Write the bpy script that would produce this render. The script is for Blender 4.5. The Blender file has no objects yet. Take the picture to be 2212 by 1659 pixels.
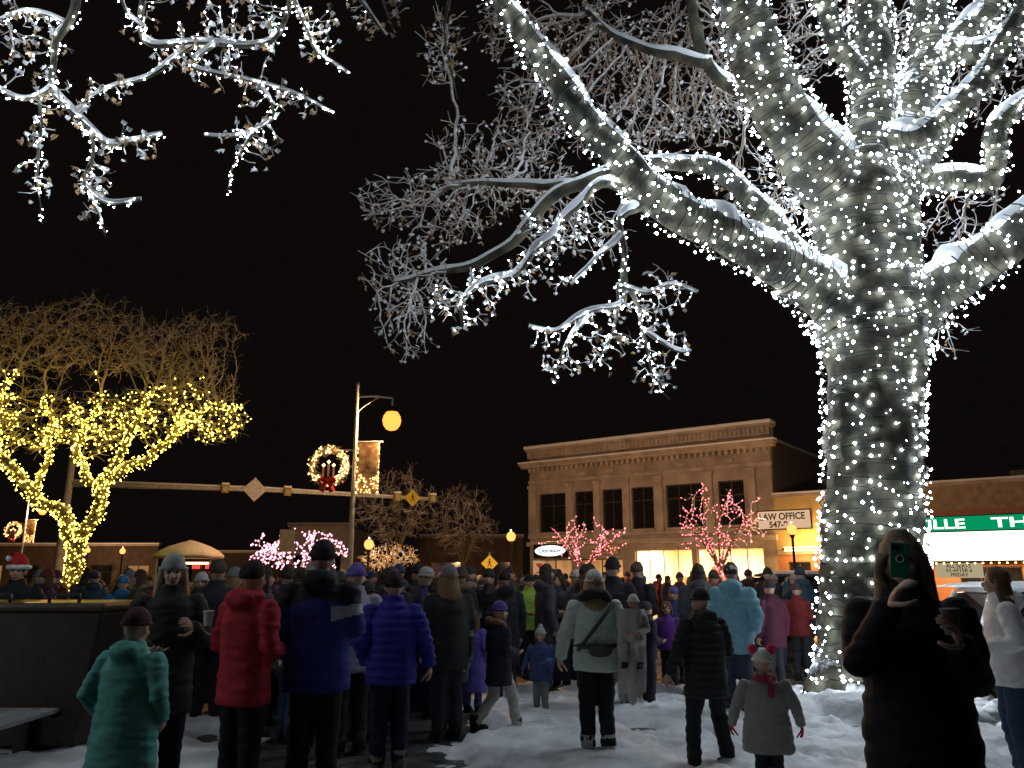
import bpy, math, random, time
import numpy as np
from mathutils import Vector, Matrix, noise
random.seed(7)
rnd=random.uniform
scene=bpy.context.scene
COL=scene.collection
V=Vector
PITCH=math.radians(13.7); F=1722.0; CH=1.6
# survey helper: sight-line read off the photograph + real distance in metres -> world point
def P(u,v,d):
    a=(u-1106)/F; b=(829.5-v)/F
    y=math.cos(PITCH)-b*math.sin(PITCH); z=math.sin(PITCH)+b*math.cos(PITCH)
    return V((a/y*d,d,CH+z/y*d))
def GX(u,d): return (u-1106)*d/1784.0

# ---------------- materials ----------------
MC={}
def newmat(name):
    m=bpy.data.materials.new(name); m.use_nodes=True
    nt=m.node_tree; bs=nt.nodes['Principled BSDF']
    return m,nt,bs
def mat(name,c,rough=.8,var=.25,scale=8,bump=.3,metal=0.,c2=None,spec=.3,stretch=None):
    if name in MC: return MC[name]
    m,nt,bs=newmat(name); N=nt.nodes; L=nt.links
    tc=N.new('ShaderNodeTexCoord'); no=N.new('ShaderNodeTexNoise'); no.inputs['Scale'].default_value=scale; no.inputs['Detail'].default_value=6
    src=tc.outputs['Object']
    if stretch:
        mp=N.new('ShaderNodeMapping'); mp.inputs['Scale'].default_value=stretch; L.new(src,mp.inputs[0]); src=mp.outputs[0]
    L.new(src,no.inputs['Vector'])
    rp=N.new('ShaderNodeValToRGB'); rp.color_ramp.elements[0].position=.32; rp.color_ramp.elements[1].position=.68
    a=[x*(1-var) for x in c]; b=[min(1,x*(1+var)) for x in (c2 or c)]
    rp.color_ramp.elements[0].color=(*a,1); rp.color_ramp.elements[1].color=(*b,1)
    L.new(no.outputs['Fac'],rp.inputs[0]); L.new(rp.outputs[0],bs.inputs['Base Color'])
    bs.inputs['Roughness'].default_value=rough; bs.inputs['Metallic'].default_value=metal
    bs.inputs['Specular IOR Level'].default_value=spec
    if bump:
        n2=N.new('ShaderNodeTexNoise'); n2.inputs['Scale'].default_value=scale*5; n2.inputs['Detail'].default_value=4; L.new(src,n2.inputs['Vector'])
        bp=N.new('ShaderNodeBump'); bp.inputs['Strength'].default_value=bump; bp.inputs['Distance'].default_value=.01
        L.new(n2.outputs['Fac'],bp.inputs['Height']); L.new(bp.outputs[0],bs.inputs['Normal'])
    MC[name]=m; return m
def emis(name,c,s=1):
    if name in MC: return MC[name]
    m=bpy.data.materials.new(name); m.use_nodes=True; nt=m.node_tree; nt.nodes.clear()
    e=nt.nodes.new('ShaderNodeEmission'); o=nt.nodes.new('ShaderNodeOutputMaterial')
    e.inputs[0].default_value=(*c,1); e.inputs[1].default_value=s; nt.links.new(e.outputs[0],o.inputs[0]); MC[name]=m; return m
def snowtop(name,c,c2,lo=.15,hi=.5,scale=5,snow=(.8,.82,.86)):
    if name in MC: return MC[name]
    m,nt,bs=newmat(name); N=nt.nodes; L=nt.links
    tc=N.new('ShaderNodeTexCoord'); no=N.new('ShaderNodeTexNoise'); no.inputs['Scale'].default_value=scale; no.inputs['Detail'].default_value=5
    L.new(tc.outputs['Object'],no.inputs['Vector'])
    rp=N.new('ShaderNodeValToRGB'); e=rp.color_ramp.elements; e[0].position=.42; e[1].position=.6; e[0].color=(*c,1); e[1].color=(*c2,1)
    L.new(no.outputs['Fac'],rp.inputs[0])
    g=N.new('ShaderNodeNewGeometry'); sx=N.new('ShaderNodeSeparateXYZ'); L.new(g.outputs['Normal'],sx.inputs[0])
    n2=N.new('ShaderNodeTexNoise'); n2.inputs['Scale'].default_value=scale*2.5; L.new(tc.outputs['Object'],n2.inputs['Vector'])
    ad=N.new('ShaderNodeMath'); ad.operation='MULTIPLY_ADD'; ad.inputs[1].default_value=.9; L.new(n2.outputs['Fac'],ad.inputs[0]); L.new(sx.outputs['Z'],ad.inputs[2])
    mr=N.new('ShaderNodeMapRange'); mr.inputs['From Min'].default_value=lo+.45; mr.inputs['From Max'].default_value=hi+.45; L.new(ad.outputs[0],mr.inputs['Value'])
    mx=N.new('ShaderNodeMix'); mx.data_type='RGBA'; L.new(mr.outputs[0],mx.inputs['Factor']); L.new(rp.outputs[0],mx.inputs['A']); mx.inputs['B'].default_value=(*snow,1)
    L.new(mx.outputs['Result'],bs.inputs['Base Color']); bs.inputs['Roughness'].default_value=.85
    bp=N.new('ShaderNodeBump'); bp.inputs['Strength'].default_value=.6; bp.inputs['Distance'].default_value=.03; L.new(n2.outputs['Fac'],bp.inputs['Height']); L.new(bp.outputs[0],bs.inputs['Normal'])
    MC[name]=m; return m
def brick(name,c1,c2,mort,sc=4.):
    if name in MC: return MC[name]
    m,nt,bs=newmat(name); N=nt.nodes; L=nt.links
    tc=N.new('ShaderNodeTexCoord'); sx=N.new('ShaderNodeSeparateXYZ'); L.new(tc.outputs['Object'],sx.inputs[0])
    ad=N.new('ShaderNodeMath'); L.new(sx.outputs['X'],ad.inputs[0]); L.new(sx.outputs['Y'],ad.inputs[1])
    cb=N.new('ShaderNodeCombineXYZ'); L.new(ad.outputs[0],cb.inputs['X']); L.new(sx.outputs['Z'],cb.inputs['Y'])
    b=N.new('ShaderNodeTexBrick'); b.inputs['Scale'].default_value=sc; b.inputs['Color1'].default_value=(*c1,1); b.inputs['Color2'].default_value=(*c2,1); b.inputs['Mortar'].default_value=(*mort,1)
    b.inputs['Mortar Size'].default_value=.02; L.new(cb.outputs[0],b.inputs['Vector'])
    L.new(b.outputs['Color'],bs.inputs['Base Color']); bs.inputs['Roughness'].default_value=.9
    bp=N.new('ShaderNodeBump'); bp.inputs['Strength'].default_value=.4; bp.inputs['Distance'].default_value=.01; bp.invert=True; L.new(b.outputs['Fac'],bp.inputs['Height']); L.new(bp.outputs[0],bs.inputs['Normal'])
    MC[name]=m; return m
def cloth(c,tag=''):
    n='cloth_%02d_%02d_%02d%s'%(c[0]*99,c[1]*99,c[2]*99,tag)
    return mat(n,c,rough=.75,var=.12,scale=22,bump=.25)
M_snow=mat('snow',(.83,.85,.88),rough=.6,var=.05,scale=3,bump=.6)
M_skin=mat('skin',(.55,.34,.25),rough=.5,var=.08,scale=20,bump=.1)
M_dark=mat('black_metal',(.02,.02,.022),rough=.4,bump=.05)
M_grey=mat('painted_grey_metal',(.35,.36,.37),rough=.45,bump=.05)
M_wire=mat('light_wire',(.012,.015,.012),rough=.6,bump=0)
M_glass=mat('dark_window_glass',(.015,.016,.02),rough=.08,var=.3,bump=0,spec=.6)
M_white=mat('white_paint',(.75,.74,.7),rough=.5,var=.08)
M_eye=mat('eye_dark',(.02,.015,.01),rough=.2,bump=0)
M_lip=mat('lips',(.4,.13,.11),rough=.5,bump=0)
E_white=emis('bulb_cool_white',(.8,.9,1),60)
E_near=emis('bulb_cool_white_small',(.84,.92,1),72)
E_yel=emis('bulb_warm_yellow',(1,.72,.08),15)
E_pink=emis('bulb_pink',(1,.16,.2),5.5)
E_pinkw=emis('bulb_pink_white',(1,.36,.5),5.5)
E_warm=emis('bulb_warm_white',(1,.55,.18),7)

# ---------------- mesh buffer ----------------
class B:
    def __init__(s): s.v=[];s.f=[];s.m=[]
    def add(s,vs,fs,m=0):
        n=len(s.v); s.v+=[tuple(p) for p in vs]; s.f+=[tuple(i+n for i in f) for f in fs]; s.m+=[m]*len(fs)
    def box(s,x0,y0,z0,x1,y1,z1,m=0):
        s.add([(x0,y0,z0),(x1,y0,z0),(x1,y1,z0),(x0,y1,z0),(x0,y0,z1),(x1,y0,z1),(x1,y1,z1),(x0,y1,z1)],
              [(0,3,2,1),(4,5,6,7),(0,1,5,4),(1,2,6,5),(2,3,7,6),(3,0,4,7)],m)
    def tube(s,pts,rs,n=8,m=0,cap=True,lump=0):
        pts=[V(p) for p in pts]; k=len(pts)
        if isinstance(rs,(int,float)): rs=[rs]*k
        t=(pts[1]-pts[0]).normalized(); ref=V((0,0,1)) if abs(t.z)<.9 else V((1,0,0))
        a=t.cross(ref).normalized(); vs=[];fs=[]
        for i in range(k):
            t2=(pts[min(i+1,k-1)]-pts[max(i-1,0)])
            if t2.length>1e-9: t=t2.normalized()
            a=(a-t*a.dot(t)); a=a.normalized() if a.length>1e-6 else t.orthogonal().normalized()
            b=t.cross(a)
            for j in range(n):
                an=2*math.pi*j/n; dr=a*math.cos(an)+b*math.sin(an); r=rs[i]
                if lump: r*=1+lump*noise.noise((pts[i]+dr*rs[i])*2.2)
                vs.append(pts[i]+dr*r)
        for i in range(k-1):
            for j in range(n):
                fs.append((i*n+j,i*n+(j+1)%n,(i+1)*n+(j+1)%n,(i+1)*n+j))
        if cap: fs.append(tuple(range(n))[::-1]); fs.append(tuple((k-1)*n+j for j in range(n)))
        s.add(vs,fs,m)
    def ell(s,c,r,seg=12,ring=8,m=0,rot=None,z0=-1.,nz=0):
        c=V(c); vs=[];fs=[]
        if isinstance(r,(int,float)): r=(r,r,r)
        t0=math.acos(max(-1,min(1,z0)))
        for i in range(ring+1):
            th=t0*(1-i/ring)
            for j in range(seg):
                ph=2*math.pi*j/seg
                p=V((r[0]*math.sin(th)*math.cos(ph),r[1]*math.sin(th)*math.sin(ph),r[2]*math.cos(th)))
                if nz: p*=1+nz*noise.noise((c+p)*(2.5/max(r)))
                if rot is not None: p=rot@p
                vs.append(c+p)
        for i in range(ring):
            for j in range(seg): fs.append((i*seg+j,i*seg+(j+1)%seg,(i+1)*seg+(j+1)%seg,(i+1)*seg+j))
        fs.append(tuple(range(seg))[::-1]); 
        s.add(vs,fs,m)
    def loft(s,rings,n=18,m=0):
        vs=[];fs=[]
        for (cx,cy,z,rx,ry) in rings:
            for j in range(n):
                a=2*math.pi*j/n; vs.append((cx+rx*math.cos(a),cy+ry*math.sin(a),z))
        for i in range(len(rings)-1):
            for j in range(n): fs.append((i*n+j,i*n+(j+1)%n,(i+1)*n+(j+1)%n,(i+1)*n+j))
        fs.append(tuple(range(n))[::-1]); fs.append(tuple((len(rings)-1)*n+j for j in range(n)))
        s.add(vs,fs,m)
    def lathe(s,c,prof,n=16,m=0): s.loft([(c[0],c[1],c[2]+z,r,r) for r,z in prof],n,m)
    def torus(s,c,R,r,n=28,k=8,m=0,M3=None,nz=0):
        vs=[];fs=[];c=V(c)
        for i in range(n):
            a=2*math.pi*i/n
            for j in range(k):
                b=2*math.pi*j/k; rr=r*(1+nz*rnd(-1,1)); p=V(((R+rr*math.cos(b))*math.cos(a),(R+rr*math.cos(b))*math.sin(a),rr*math.sin(b)))
                vs.append(c+(M3@p if M3 else p))
        for i in range(n):
            for j in range(k): fs.append((i*k+j,((i+1)%n)*k+j,((i+1)%n)*k+(j+1)%k,i*k+(j+1)%k))
        s.add(vs,fs,m)
    def octa(s,c,r,m=0):
        x,y,z=c
        s.add([(x+r,y,z),(x-r,y,z),(x,y+r,z),(x,y-r,z),(x,y,z+r),(x,y,z-r)],
          [(0,2,4),(2,1,4),(1,3,4),(3,0,4),(2,0,5),(1,2,5),(3,1,5),(0,3,5)],m)
    def mesh(s,name,off=None,sc=1.):
        me=bpy.data.meshes.new(name)
        o=V(off) if off is not None else V((0,0,0))
        vs=[((p[0]-o.x)*sc,(p[1]-o.y)*sc,(p[2]-o.z)*sc) for p in s.v]
        me.from_pydata(vs,[],s.f); me.polygons.foreach_set('material_index',s.m); me.update(); return me
    def obj(s,name,mats,parent=None,smooth=False,off=None,bevel=0,loc=None):
        me=s.mesh(name,off); return place(me,name,mats,parent,smooth,bevel,loc)
def place(me,name,mats,parent=None,smooth=False,bevel=0,loc=None):
    if not isinstance(mats,(list,tuple)): mats=[mats]
    if len(me.materials): me.materials.clear()
    for m in mats: me.materials.append(m)
    if smooth: me.polygons.foreach_set('use_smooth',[True]*len(me.polygons))
    o=bpy.data.objects.new(name,me); COL.objects.link(o)
    if parent: o.parent=parent
    if loc is not None: o.location=loc
    if bevel:
        b=o.modifiers.new('b','BEVEL'); b.width=bevel; b.segments=2; b.limit_method='ANGLE'
    return o
def thing(name,loc,rz,label,cat,group=None):
    e=bpy.data.objects.new(name,None); e.empty_display_size=.2; e.location=loc; e.rotation_euler=(0,0,rz); COL.objects.link(e)
    tagit(e,label,cat,group); return e
def tagit(o,label,cat,group=None):
    o['label']=label; o['category']=cat
    if group: o['group']=group
def remesh(buf,vox,it=2,name='m'):
    me=buf.mesh(name); o=bpy.data.objects.new('tmp',me); COL.objects.link(o)
    r=o.modifiers.new('r','REMESH'); r.mode='VOXEL'; r.voxel_size=vox
    if it: sm=o.modifiers.new('s','SMOOTH'); sm.iterations=it; sm.factor=.5
    dg=bpy.context.evaluated_depsgraph_get(); dg.update()
    out=bpy.data.meshes.new_from_object(o.evaluated_get(dg)); out.name=name
    bpy.data.objects.remove(o); bpy.data.meshes.remove(me); return out
def text(s,size,m,parent,loc,name='lettering',sx=1,rot=(math.pi/2,0,0),align='LEFT',bold=0):
    c=bpy.data.curves.new('t','FONT'); c.body=s; c.size=size; c.extrude=.012; c.align_x=align; c.offset=bold
    o=bpy.data.objects.new('tt',c); COL.objects.link(o); dg=bpy.context.evaluated_depsgraph_get(); dg.update()
    me=bpy.data.meshes.new_from_object(o.evaluated_get(dg)); bpy.data.objects.remove(o)
    t=place(me,name,m,parent); t.location=loc; t.rotation_euler=rot; t.scale=(sx,1,1); return t
def copy_thing(root,loc,rz,sc=1.):
    def cp(o,par):
        n=o.copy(); COL.objects.link(n)
        if par: n.parent=par
        for ch in o.children: cp(ch,n)
        return n
    n=cp(root,None); n.location=loc; n.rotation_euler=(0,0,rz); n.scale=(sc,sc,sc); return n
def plight(par,loc,e,c,r=.1,name='lamp_light'):
    l=bpy.data.lights.new(name,'POINT'); l.energy=e; l.color=c; l.shadow_soft_size=r
    o=bpy.data.objects.new(name,l); COL.objects.link(o); o.parent=par; o.location=loc; return o

# ---------------- people ----------------
ARMS={'down':((.235,-.03,1.14),(.235,.05,.88)),'front':((.235,-.03,1.14),(.12,.22,1.1)),'cup':((.24,.03,1.13),(.16,.27,1.24)),
 'pocket':((.265,-.06,1.15),(.21,.09,.97)),'out':((.27,-.01,1.15),(.31,.1,.93)),'phone':((.22,.2,1.2),(.07,.34,1.48)),'hold':((.25,.06,1.16),(.08,.22,1.26))}
def hand(b,w,f,n,curl=.5,s=1.,side=1,m=0,lod=1):
    w=V(w);f=V(f).normalized(); n=V(n); n=(n-f*n.dot(f)).normalized(); sd=f.cross(n)*side
    R3=Matrix((sd,f,n)).transposed()
    b.ell(w+f*.045*s,(.04*s,.055*s,.017*s),8,5,m,rot=R3)
    ln=[.068,.078,.072,.055]
    for i in range(4):
        p=w+f*.085*s+sd*(-.03+.02*i)*s; pts=[p-f*.02*s,p]; dr=f.copy(); up=n.copy()
        for k in range(3):
            dr,up=dr*math.cos(curl*.8)+up*math.sin(curl*.8),up*math.cos(curl*.8)-dr*math.sin(curl*.8)
            p=p+dr*ln[i]/(2.6 if k==0 else 3.2)*s; pts.append(p)
        b.tube(pts,[.0095*s,.0095*s,.009*s,.0085*s,.006*s],6 if lod else 4,m)
    p=w+f*.02*s-sd*.03*s
    b.tube([p,p+(f*.5-sd*.6+n*.3)*.04*s,p+(f*.8-sd*.7+n*.7)*.06*s,p+(f*1.2-sd*.55+n*1.)*.072*s],[.013*s,.012*s,.01*s,.007*s],6,m)
def person(x,y,h,rz,label,jk=(.02,.02,.025),tr=(.015,.015,.02),hat=None,pom=None,hair=None,hl=0,arms=('down','down'),legs='stand',hem=.8,
  kid=0,puff=0,hood=0,vox=.018,wide=1.,fur=None,blk=None,skin=None,boot=(.02,.018,.015),glove=None,z=0,group='people in the winter crowd',face=1,scarf=None,cap=0,flare=1.,extra=None,pomc=(.6,.03,.1)):
    hs=1+.32*kid; tot=1.5+.25*hs; s=h/tot; wd=wide*(1.04+.1*kid)
    root=thing('person',(x,y,z),rz,label,'person',group)
    hy=.025
    def H(p): return (p[0]*hs,p[1]*hs+hy,1.5+(p[2]-1.5)*hs)
    def Hr(r): return tuple(q*hs for q in r)
    A=[]
    for i,sg in ((0,1),(1,-1)):
        e,w=ARMS[arms[i]] if isinstance(arms[i],str) else arms[i]
        A.append((V((sg*.18*wd,0,1.395)),V((sg*e[0]*wd,e[1],e[2])),V((sg*w[0]*wd,w[1],w[2]))))
    if legs=='stand':
        q=rnd(-.03,.05); Lg=[((.085,0,.92),(.09,.03+q,.5),(.1,-.02+q,.08)),((-.085,0,.92),(-.095,.02,.5),(-.1,-.01,.08))]
    elif legs=='walk': Lg=[((.09,0,.92),(.1,.17,.52),(.1,.24,.09)),((-.09,0,.92),(-.1,-.03,.5),(-.1,-.33,.14))]
    elif legs=='wide': Lg=[((.09,0,.92),(.17,.05,.5),(.22,0,.08)),((-.09,0,.92),(-.16,.02,.5),(-.21,-.05,.08))]
    else: Lg=[((.09,0,.92),(.14,.3,.85),(.16,.28,.5)),((-.09,0,.92),(-.14,.3,.85),(-.16,.28,.5))]
    b=B()
    b.loft([(0,0,.84,.12,.09),(0,0,.95,.15,.1),(0,0,1.1,.13,.09),(0,0,1.3,.155,.1),(0,-.01,1.42,.14,.08),(0,0,1.47,.07,.06),(0,.015,1.56,.055,.055)],14)
    b.ell(H((0,-.01,1.645)),Hr((.076,.097,.108)),14,10); b.ell(H((0,.03,1.588)),Hr((.052,.064,.07)),12,8)
    b.ell(H((0,.098,1.612)),Hr((.013,.022,.024)),8,6)
    for sg in (1,-1):
        b.ell(H((sg*.077,0,1.615)),Hr((.012,.02,.032)),8,6); b.ell(H((sg*.033,.075,1.598)),Hr((.022,.018,.02)),8,6)
    for sh,e,w in A: b.tube([sh,e,w],[.05,.042,.03],8)
    for hp,k,a in Lg: b.tube([hp,k,a],[.08,.058,.04],8); b.ell((a[0],a[1]+.06,a[2]-.03),(.045,.12,.04),8,6)
    me=remesh(b,(.0115 if vox<.02 else .02) if face else .026,1,'body')
    b2=B(); 
    if face:
        for sg in (1,-1): b2.ell(H((sg*.031,.081,1.636)),Hr((.013,.009,.007)),8,6,1)
        b2.ell(H((0,.09,1.568)),Hr((.024,.008,.008)),8,6,2)
    for (sh,e,w),sg in zip(A,(1,-1)):
        f=(w-e).normalized(); hand(b2,w+f*.01,f,V((-sg,.25,0)) if abs(f.z)>.7 else V((-sg*.6,0,.8 if f.z<0 else -.2)),.45,1.05,sg,3,lod=face)
    n0=len(me.vertices); vs=[tuple(v.co) for v in me.vertices]+b2.v; fs=[tuple(p.vertices) for p in me.polygons]+[tuple(i+n0 for i in f) for f in b2.f]
    mi=[0]*len(me.polygons)+b2.m
    bpy.data.meshes.remove(me)
    me=bpy.data.meshes.new('body'); me.from_pydata([(p[0]*s,p[1]*s,p[2]*s) for p in vs],[],fs); me.polygons.foreach_set('material_index',mi); me.update()
    place(me,'body',[skin or M_skin,M_eye,M_lip,cloth(glove) if glove else (skin or M_skin)],root,True)
    j=B(); w_=wd
    rings=[(0,0,hem,.205*w_*flare,.16*flare),(0,0,hem+.04,.212*w_*flare,.165*flare)]
    for zz,rx,ry in ((.95,.205,.16),(1.08,.195,.155),(1.22,.2,.16),(1.33,.2,.152),(1.40,.178,.13),(1.45,.13,.108),(1.49,.095,.09),(1.535,.085,.085),(1.555,.08,.082)):
        if zz>hem+.08: 
            k=1+(flare-1)*max(0,(1.2-zz)/.6); rings.append((0,.0 if zz<1.4 else .01,zz,rx*w_*k,ry*k))
    j.loft(rings,20)
    for sh,e,w in A:
        j.tube([sh-V((0,0,.01)),(sh+e)/2,e,(e+w)/2,w,w+(w-e).normalized()*.015],[.085,.08,.073,.066,.057,.05],12)
        j.ell(sh,.084,10,8)
    if hood: j.ell((0,-.1,1.48),(.13,.08,.085),12,8); j.torus((0,-.02,1.5),.095,.035,20,8)
    me=remesh(j,vox,3,'jacket')
    off=rnd(0,50)
    for v in me.vertices:
        c=v.co; ax=abs(c.x)>.2
        d=.010*noise.noise(V((c.x*6+off,c.y*6,c.z*7)))+(.013 if ax else .008)*noise.noise(V((c.x*8+c.z*6,c.y*8+off,c.z*26)))
        if puff: d+=.012*abs(math.sin(c.z*math.pi/.075+.4*c.x))-.006
        v.co=c+v.normal*d
    me.transform(Matrix.Scale(s,4)); 
    place(me,'jacket',[cloth(c) for c in jk] if blk else cloth(jk),root,True)
    if blk:
        for p in me.polygons: p.material_index=blk(p.center/s)
    if fur:
        t=B(); t.torus((0,-.05,1.5),.12,.045,30,8,M3=Matrix.Rotation(-.35,3,'X'),nz=.45); t.obj('fur_collar',cloth(fur),root,True).scale=(s,s,s)
    t=B(); t.ell((0,0,.93),(.17*w_,.12,.13),14,8)
    for hp,k,a in Lg: t.tube([hp,(V(hp)+V(k))/2,k,(V(k)+V(a))/2,V(a)+V((0,0,.03))],[.105,.098,.084,.078,.076],10)
    me=remesh(t,vox*1.1,2,'trousers')
    for v in me.vertices:
        c=v.co; v.co=c+v.normal*(.015*noise.noise(V((c.x*8+off,c.y*8,c.z*18))))
    me.transform(Matrix.Scale(s,4)); place(me,'trousers',cloth(tr),root,True)
    for hp,k,a in Lg:
        t=B(); a=V(a); t.tube([a+V((0,0,.14)),a+V((0,0,.02)),a+V((0,.01,-.04))],[.07,.066,.06],10)
        t.ell(a+V((0,.08,-.04)),(.052,.145,.055),12,8,z0=-.7); t.box(a.x-.05,a.y-.06,a.z-.085,a.x+.05,a.y+.2,a.z-.06)
        t.obj('boot',cloth(boot,'b'),root,True).scale=(s,s,s)
    if hair:
        t=B(); c=H((0,-.022,1.66)); t.ell(c,Hr((.088,.1,.108)),20,12,z0=-.35,nz=.16)
        if hl:
            for q in range(15):
                a=math.pi*(.97+ 1.06*(q)/14.0); px,py=.08*math.cos(a),.085*math.sin(a)
                t.tube([H((px,py,1.66)),H((px*1.15,py*1.1,1.56)),(px*1.45,py*1.4+hy-.02,1.5-hl*.4),(px*1.35+rnd(-.03,.03),py*1.5-.01,1.52-hl*rnd(.85,1.1))],[.022*hs,.027*hs,.025,.005],8)
        t.obj('hair',cloth(hair,'h'),root,True).scale=(s,s,s)
    if hat=='santa':
        t=B(); t.torus(H((0,-.01,1.675)),.1,.026,24,8,1,nz=.12); t.loft([(0,hy-.01,1.68,.098,.108),(0,hy-.02,1.76,.08,.09),(.03,hy-.03,1.82,.05,.05),(.08,hy-.04,1.84,.03,.03),(.11,hy-.04,1.8,.02,.02)],14,0); t.ell((.12,hy-.04,1.77),.035,10,8,1)
        t.obj('hat',[cloth((.5,.02,.03)),cloth((.8,.8,.8))],root,True).scale=(s,s,s)
    elif hat:
        t=B(); c=H((0,-.012,1.668)); seg=36
        t.ell(c,Hr((.09,.108,.115 if not cap else .09)),seg,9,z0=-.12)
        if not cap: t.torus(V(c)-V((0,0,.004)),.094*hs,.014*hs,30,8)
        else: t.ell(V(c)+V((0,.12*hs,-.005)),Hr((.075,.07,.01)),12,6)
        if not cap:
            t.v=[(q[0]*(1+.02*(i%2)),q[1]*(1+.02*(i%2)),q[2]) for i,q in enumerate(t.v)]
        if pom:
            for pp_ in pom: t.ell(V(c)+V(pp_)*hs,.05*hs,12,8,1,nz=.3)
        t.obj('hat',[cloth(hat),cloth(pomc)],root,True).scale=(s,s,s)
    if scarf:
        t=B(); t.torus((0,.01,1.49),.1,.05,30,8,nz=.3); t.tube([(.05,-.1,1.5),(.07,-.15,1.4),(.06,-.165,1.28)],[.04,.045,.04],8)
        t.obj('scarf',cloth(scarf),root,True).scale=(s,s,s)
    if extra: extra(root,s)
    return root

def cup(loc,label='white paper cup held by a person',c=(.8,.8,.78)):
    b=B(); b.lathe((0,0,0),[(.026,0),(.028,.004),(.037,.095),(.04,.1),(.038,.104),(.03,.106)],20)
    o=b.obj('paper_cup',mat('cup_%.1f'%c[0],c,bump=0),None,True); o.location=loc; tagit(o,label,'cup'); return o

VAR=[]
pal=[(.02,.02,.03),(.06,.06,.07),(.03,.035,.1),(.1,.03,.03),(.09,.07,.05),(.03,.07,.1),(.14,.14,.14),(.07,.03,.07),(.025,.025,.025),(.18,.03,.03),(.03,.03,.03),(.05,.045,.04)]
hats=[(.05,.05,.05),None,(.4,.4,.4),(.09,.03,.1),None,(.03,.05,.14),(.5,.48,.43),(.15,.03,.03),(.03,.03,.03),None,(.2,.2,.2),(.05,.04,.04)]
ap=['front','down','pocket','cup','front','down','phone','pocket','front','down','cup','pocket']
hairc=[(.07,.04,.03),(.04,.03,.02),(.25,.15,.07),(.08,.05,.03)]
for i in range(12):
    r=person(-3+.6*i,60,1.72,0,'bundled-up adult in winter coat standing in the crowd',jk=pal[i],tr=[(.02,.02,.025),(.04,.06,.12)][i%2],hat=hats[i],hair=hairc[i%4],hl=.15*(i%3==1),arms=(ap[i],ap[(i*3+1)%10]),vox=.028,face=1 if i%3==0 else 0,hood=i%2,hem=[.8,.7,.85][i%3],fur=(.2,.15,.1) if i in (4,11) else None,wide=[1,1.08,.95][i%3],group='people in the far crowd')
    VAR.append(r)
def pp(u,d,h,rot,label,**k): return person(GX(u,d),d,h,math.radians(rot),label,**k)
teal=(.12,.42,.36)
pp(298,5.2,1.40,-12,'child in teal winter coat and maroon knit hat, back turned',jk=teal,tr=(.02,.02,.03),hat=(.06,.015,.025),kid=.35,hem=.55,arms=('pocket','pocket'),wide=1.12,flare=1.15,hood=1,vox=.015)
pp(368,6.3,1.76,-158,'blonde woman in grey knit hat and dark coat holding cup',jk=(.04,.045,.04),hat=(.38,.4,.38),hair=(.5,.37,.2),hl=.36,arms=('front','cup'),hem=.62,vox=.013,skin=mat('fair_skin',(.7,.48,.38),rough=.5,var=.06,scale=20,bump=.05))
pp(540,6.1,1.72,-25,'person in red hooded jacket and black trousers, back turned',jk=(.5,.03,.045),tr=(.012,.012,.014),hair=(.025,.015,.012),arms=('front','front'),hem=.74,hood=1,vox=.014)
pp(692,6.4,1.87,5,'tall man in blue, black and white ski jacket, back turned',jk=[(.035,.045,.26),(.015,.015,.03),(.45,.47,.55)],
   blk=lambda c:(2 if (c.x>.1 and 1.2+.25*(c.x-.1)<c.z<1.3+.1*(c.x-.1) and c.y<.12) else (1 if c.z>1.36-.25*abs(c.x) else 0)),hat=(.012,.012,.015),hair=(.03,.02,.015),arms=('front','pocket'),hem=.72,hood=1,wide=1.1,vox=.013)
pp(768,8.0,1.72,20,'person in white and blue jacket and purple knit hat',jk=[(.35,.33,.45),(.05,.05,.2)],blk=lambda c:int(c.z<1.2 and c.z>1.0),hat=(.15,.12,.4),arms=('down','front'),hem=.75)
pp(850,7.2,1.64,8,'woman in blue puffer jacket and dark purple hat, back turned',jk=(.04,.035,.34),tr=(.015,.02,.045),hat=(.05,.015,.04),hair=(.04,.02,.015),arms=('out','pocket'),hem=.78,puff=1,wide=1.08,boot=(.25,.2,.16),vox=.012)
pp(975,9.2,1.45,10,'child in grey camouflage snow coat and grey hat',jk=[(.035,.04,.035),(.12,.13,.12)],blk=lambda c:int(noise.noise(c*9)>.08),tr=(.03,.03,.03),hat=(.25,.25,.25),kid=.3,arms=('down','front'),hem=.6,flare=1.1)
pp(1022,10.5,1.2,-20,'child in violet-blue dress coat',jk=(.12,.1,.42),tr=(.1,.1,.3),hair=(.1,.06,.03),hl=.2,kid=.5,hem=.35,flare=1.25)
pp(1078,9.0,1.34,-60,'boy in dark parka, purple hat and grey trousers, mid-stride',jk=(.02,.02,.03),tr=(.45,.44,.42),hat=(.1,.06,.3),kid=.35,arms=('front','front'),legs='walk',fur=(.22,.12,.07),hem=.66,hood=1,flare=1.08)
pp(1167,10.3,1.0,165,'toddler in blue snow coat, grey trousers and pale hat',jk=(.05,.08,.2),tr=(.2,.2,.21),hat=(.4,.4,.4),pom=[(0,0,.11)],pomc=(.4,.4,.4),kid=.8,arms=('out','front'),hem=.7,glove=(.1,.1,.2),wide=1.1)
def bag(root,s):
    b=B(); b.tube([(.17,-.1,1.44),(.05,-.185,1.3),(-.1,-.19,1.12),(-.19,-.12,1.0)],.018,6); b.tube([(-.215,.02,1.05),(-.15,-.16,1.04),(0,-.195,1.035),(.15,-.16,1.04),(.215,.02,1.05)],.024,6)
    b.obj('strap',cloth((.05,.06,.05)),root,True).scale=(s,s,s)
    b=B(); b.ell((.02,-.21,1.0),(.12,.055,.06),14,8,nz=.15); b.obj('waist_bag',cloth((.07,.08,.07)),root,True).scale=(s,s,s)
mint=(.58,.68,.6)
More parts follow.
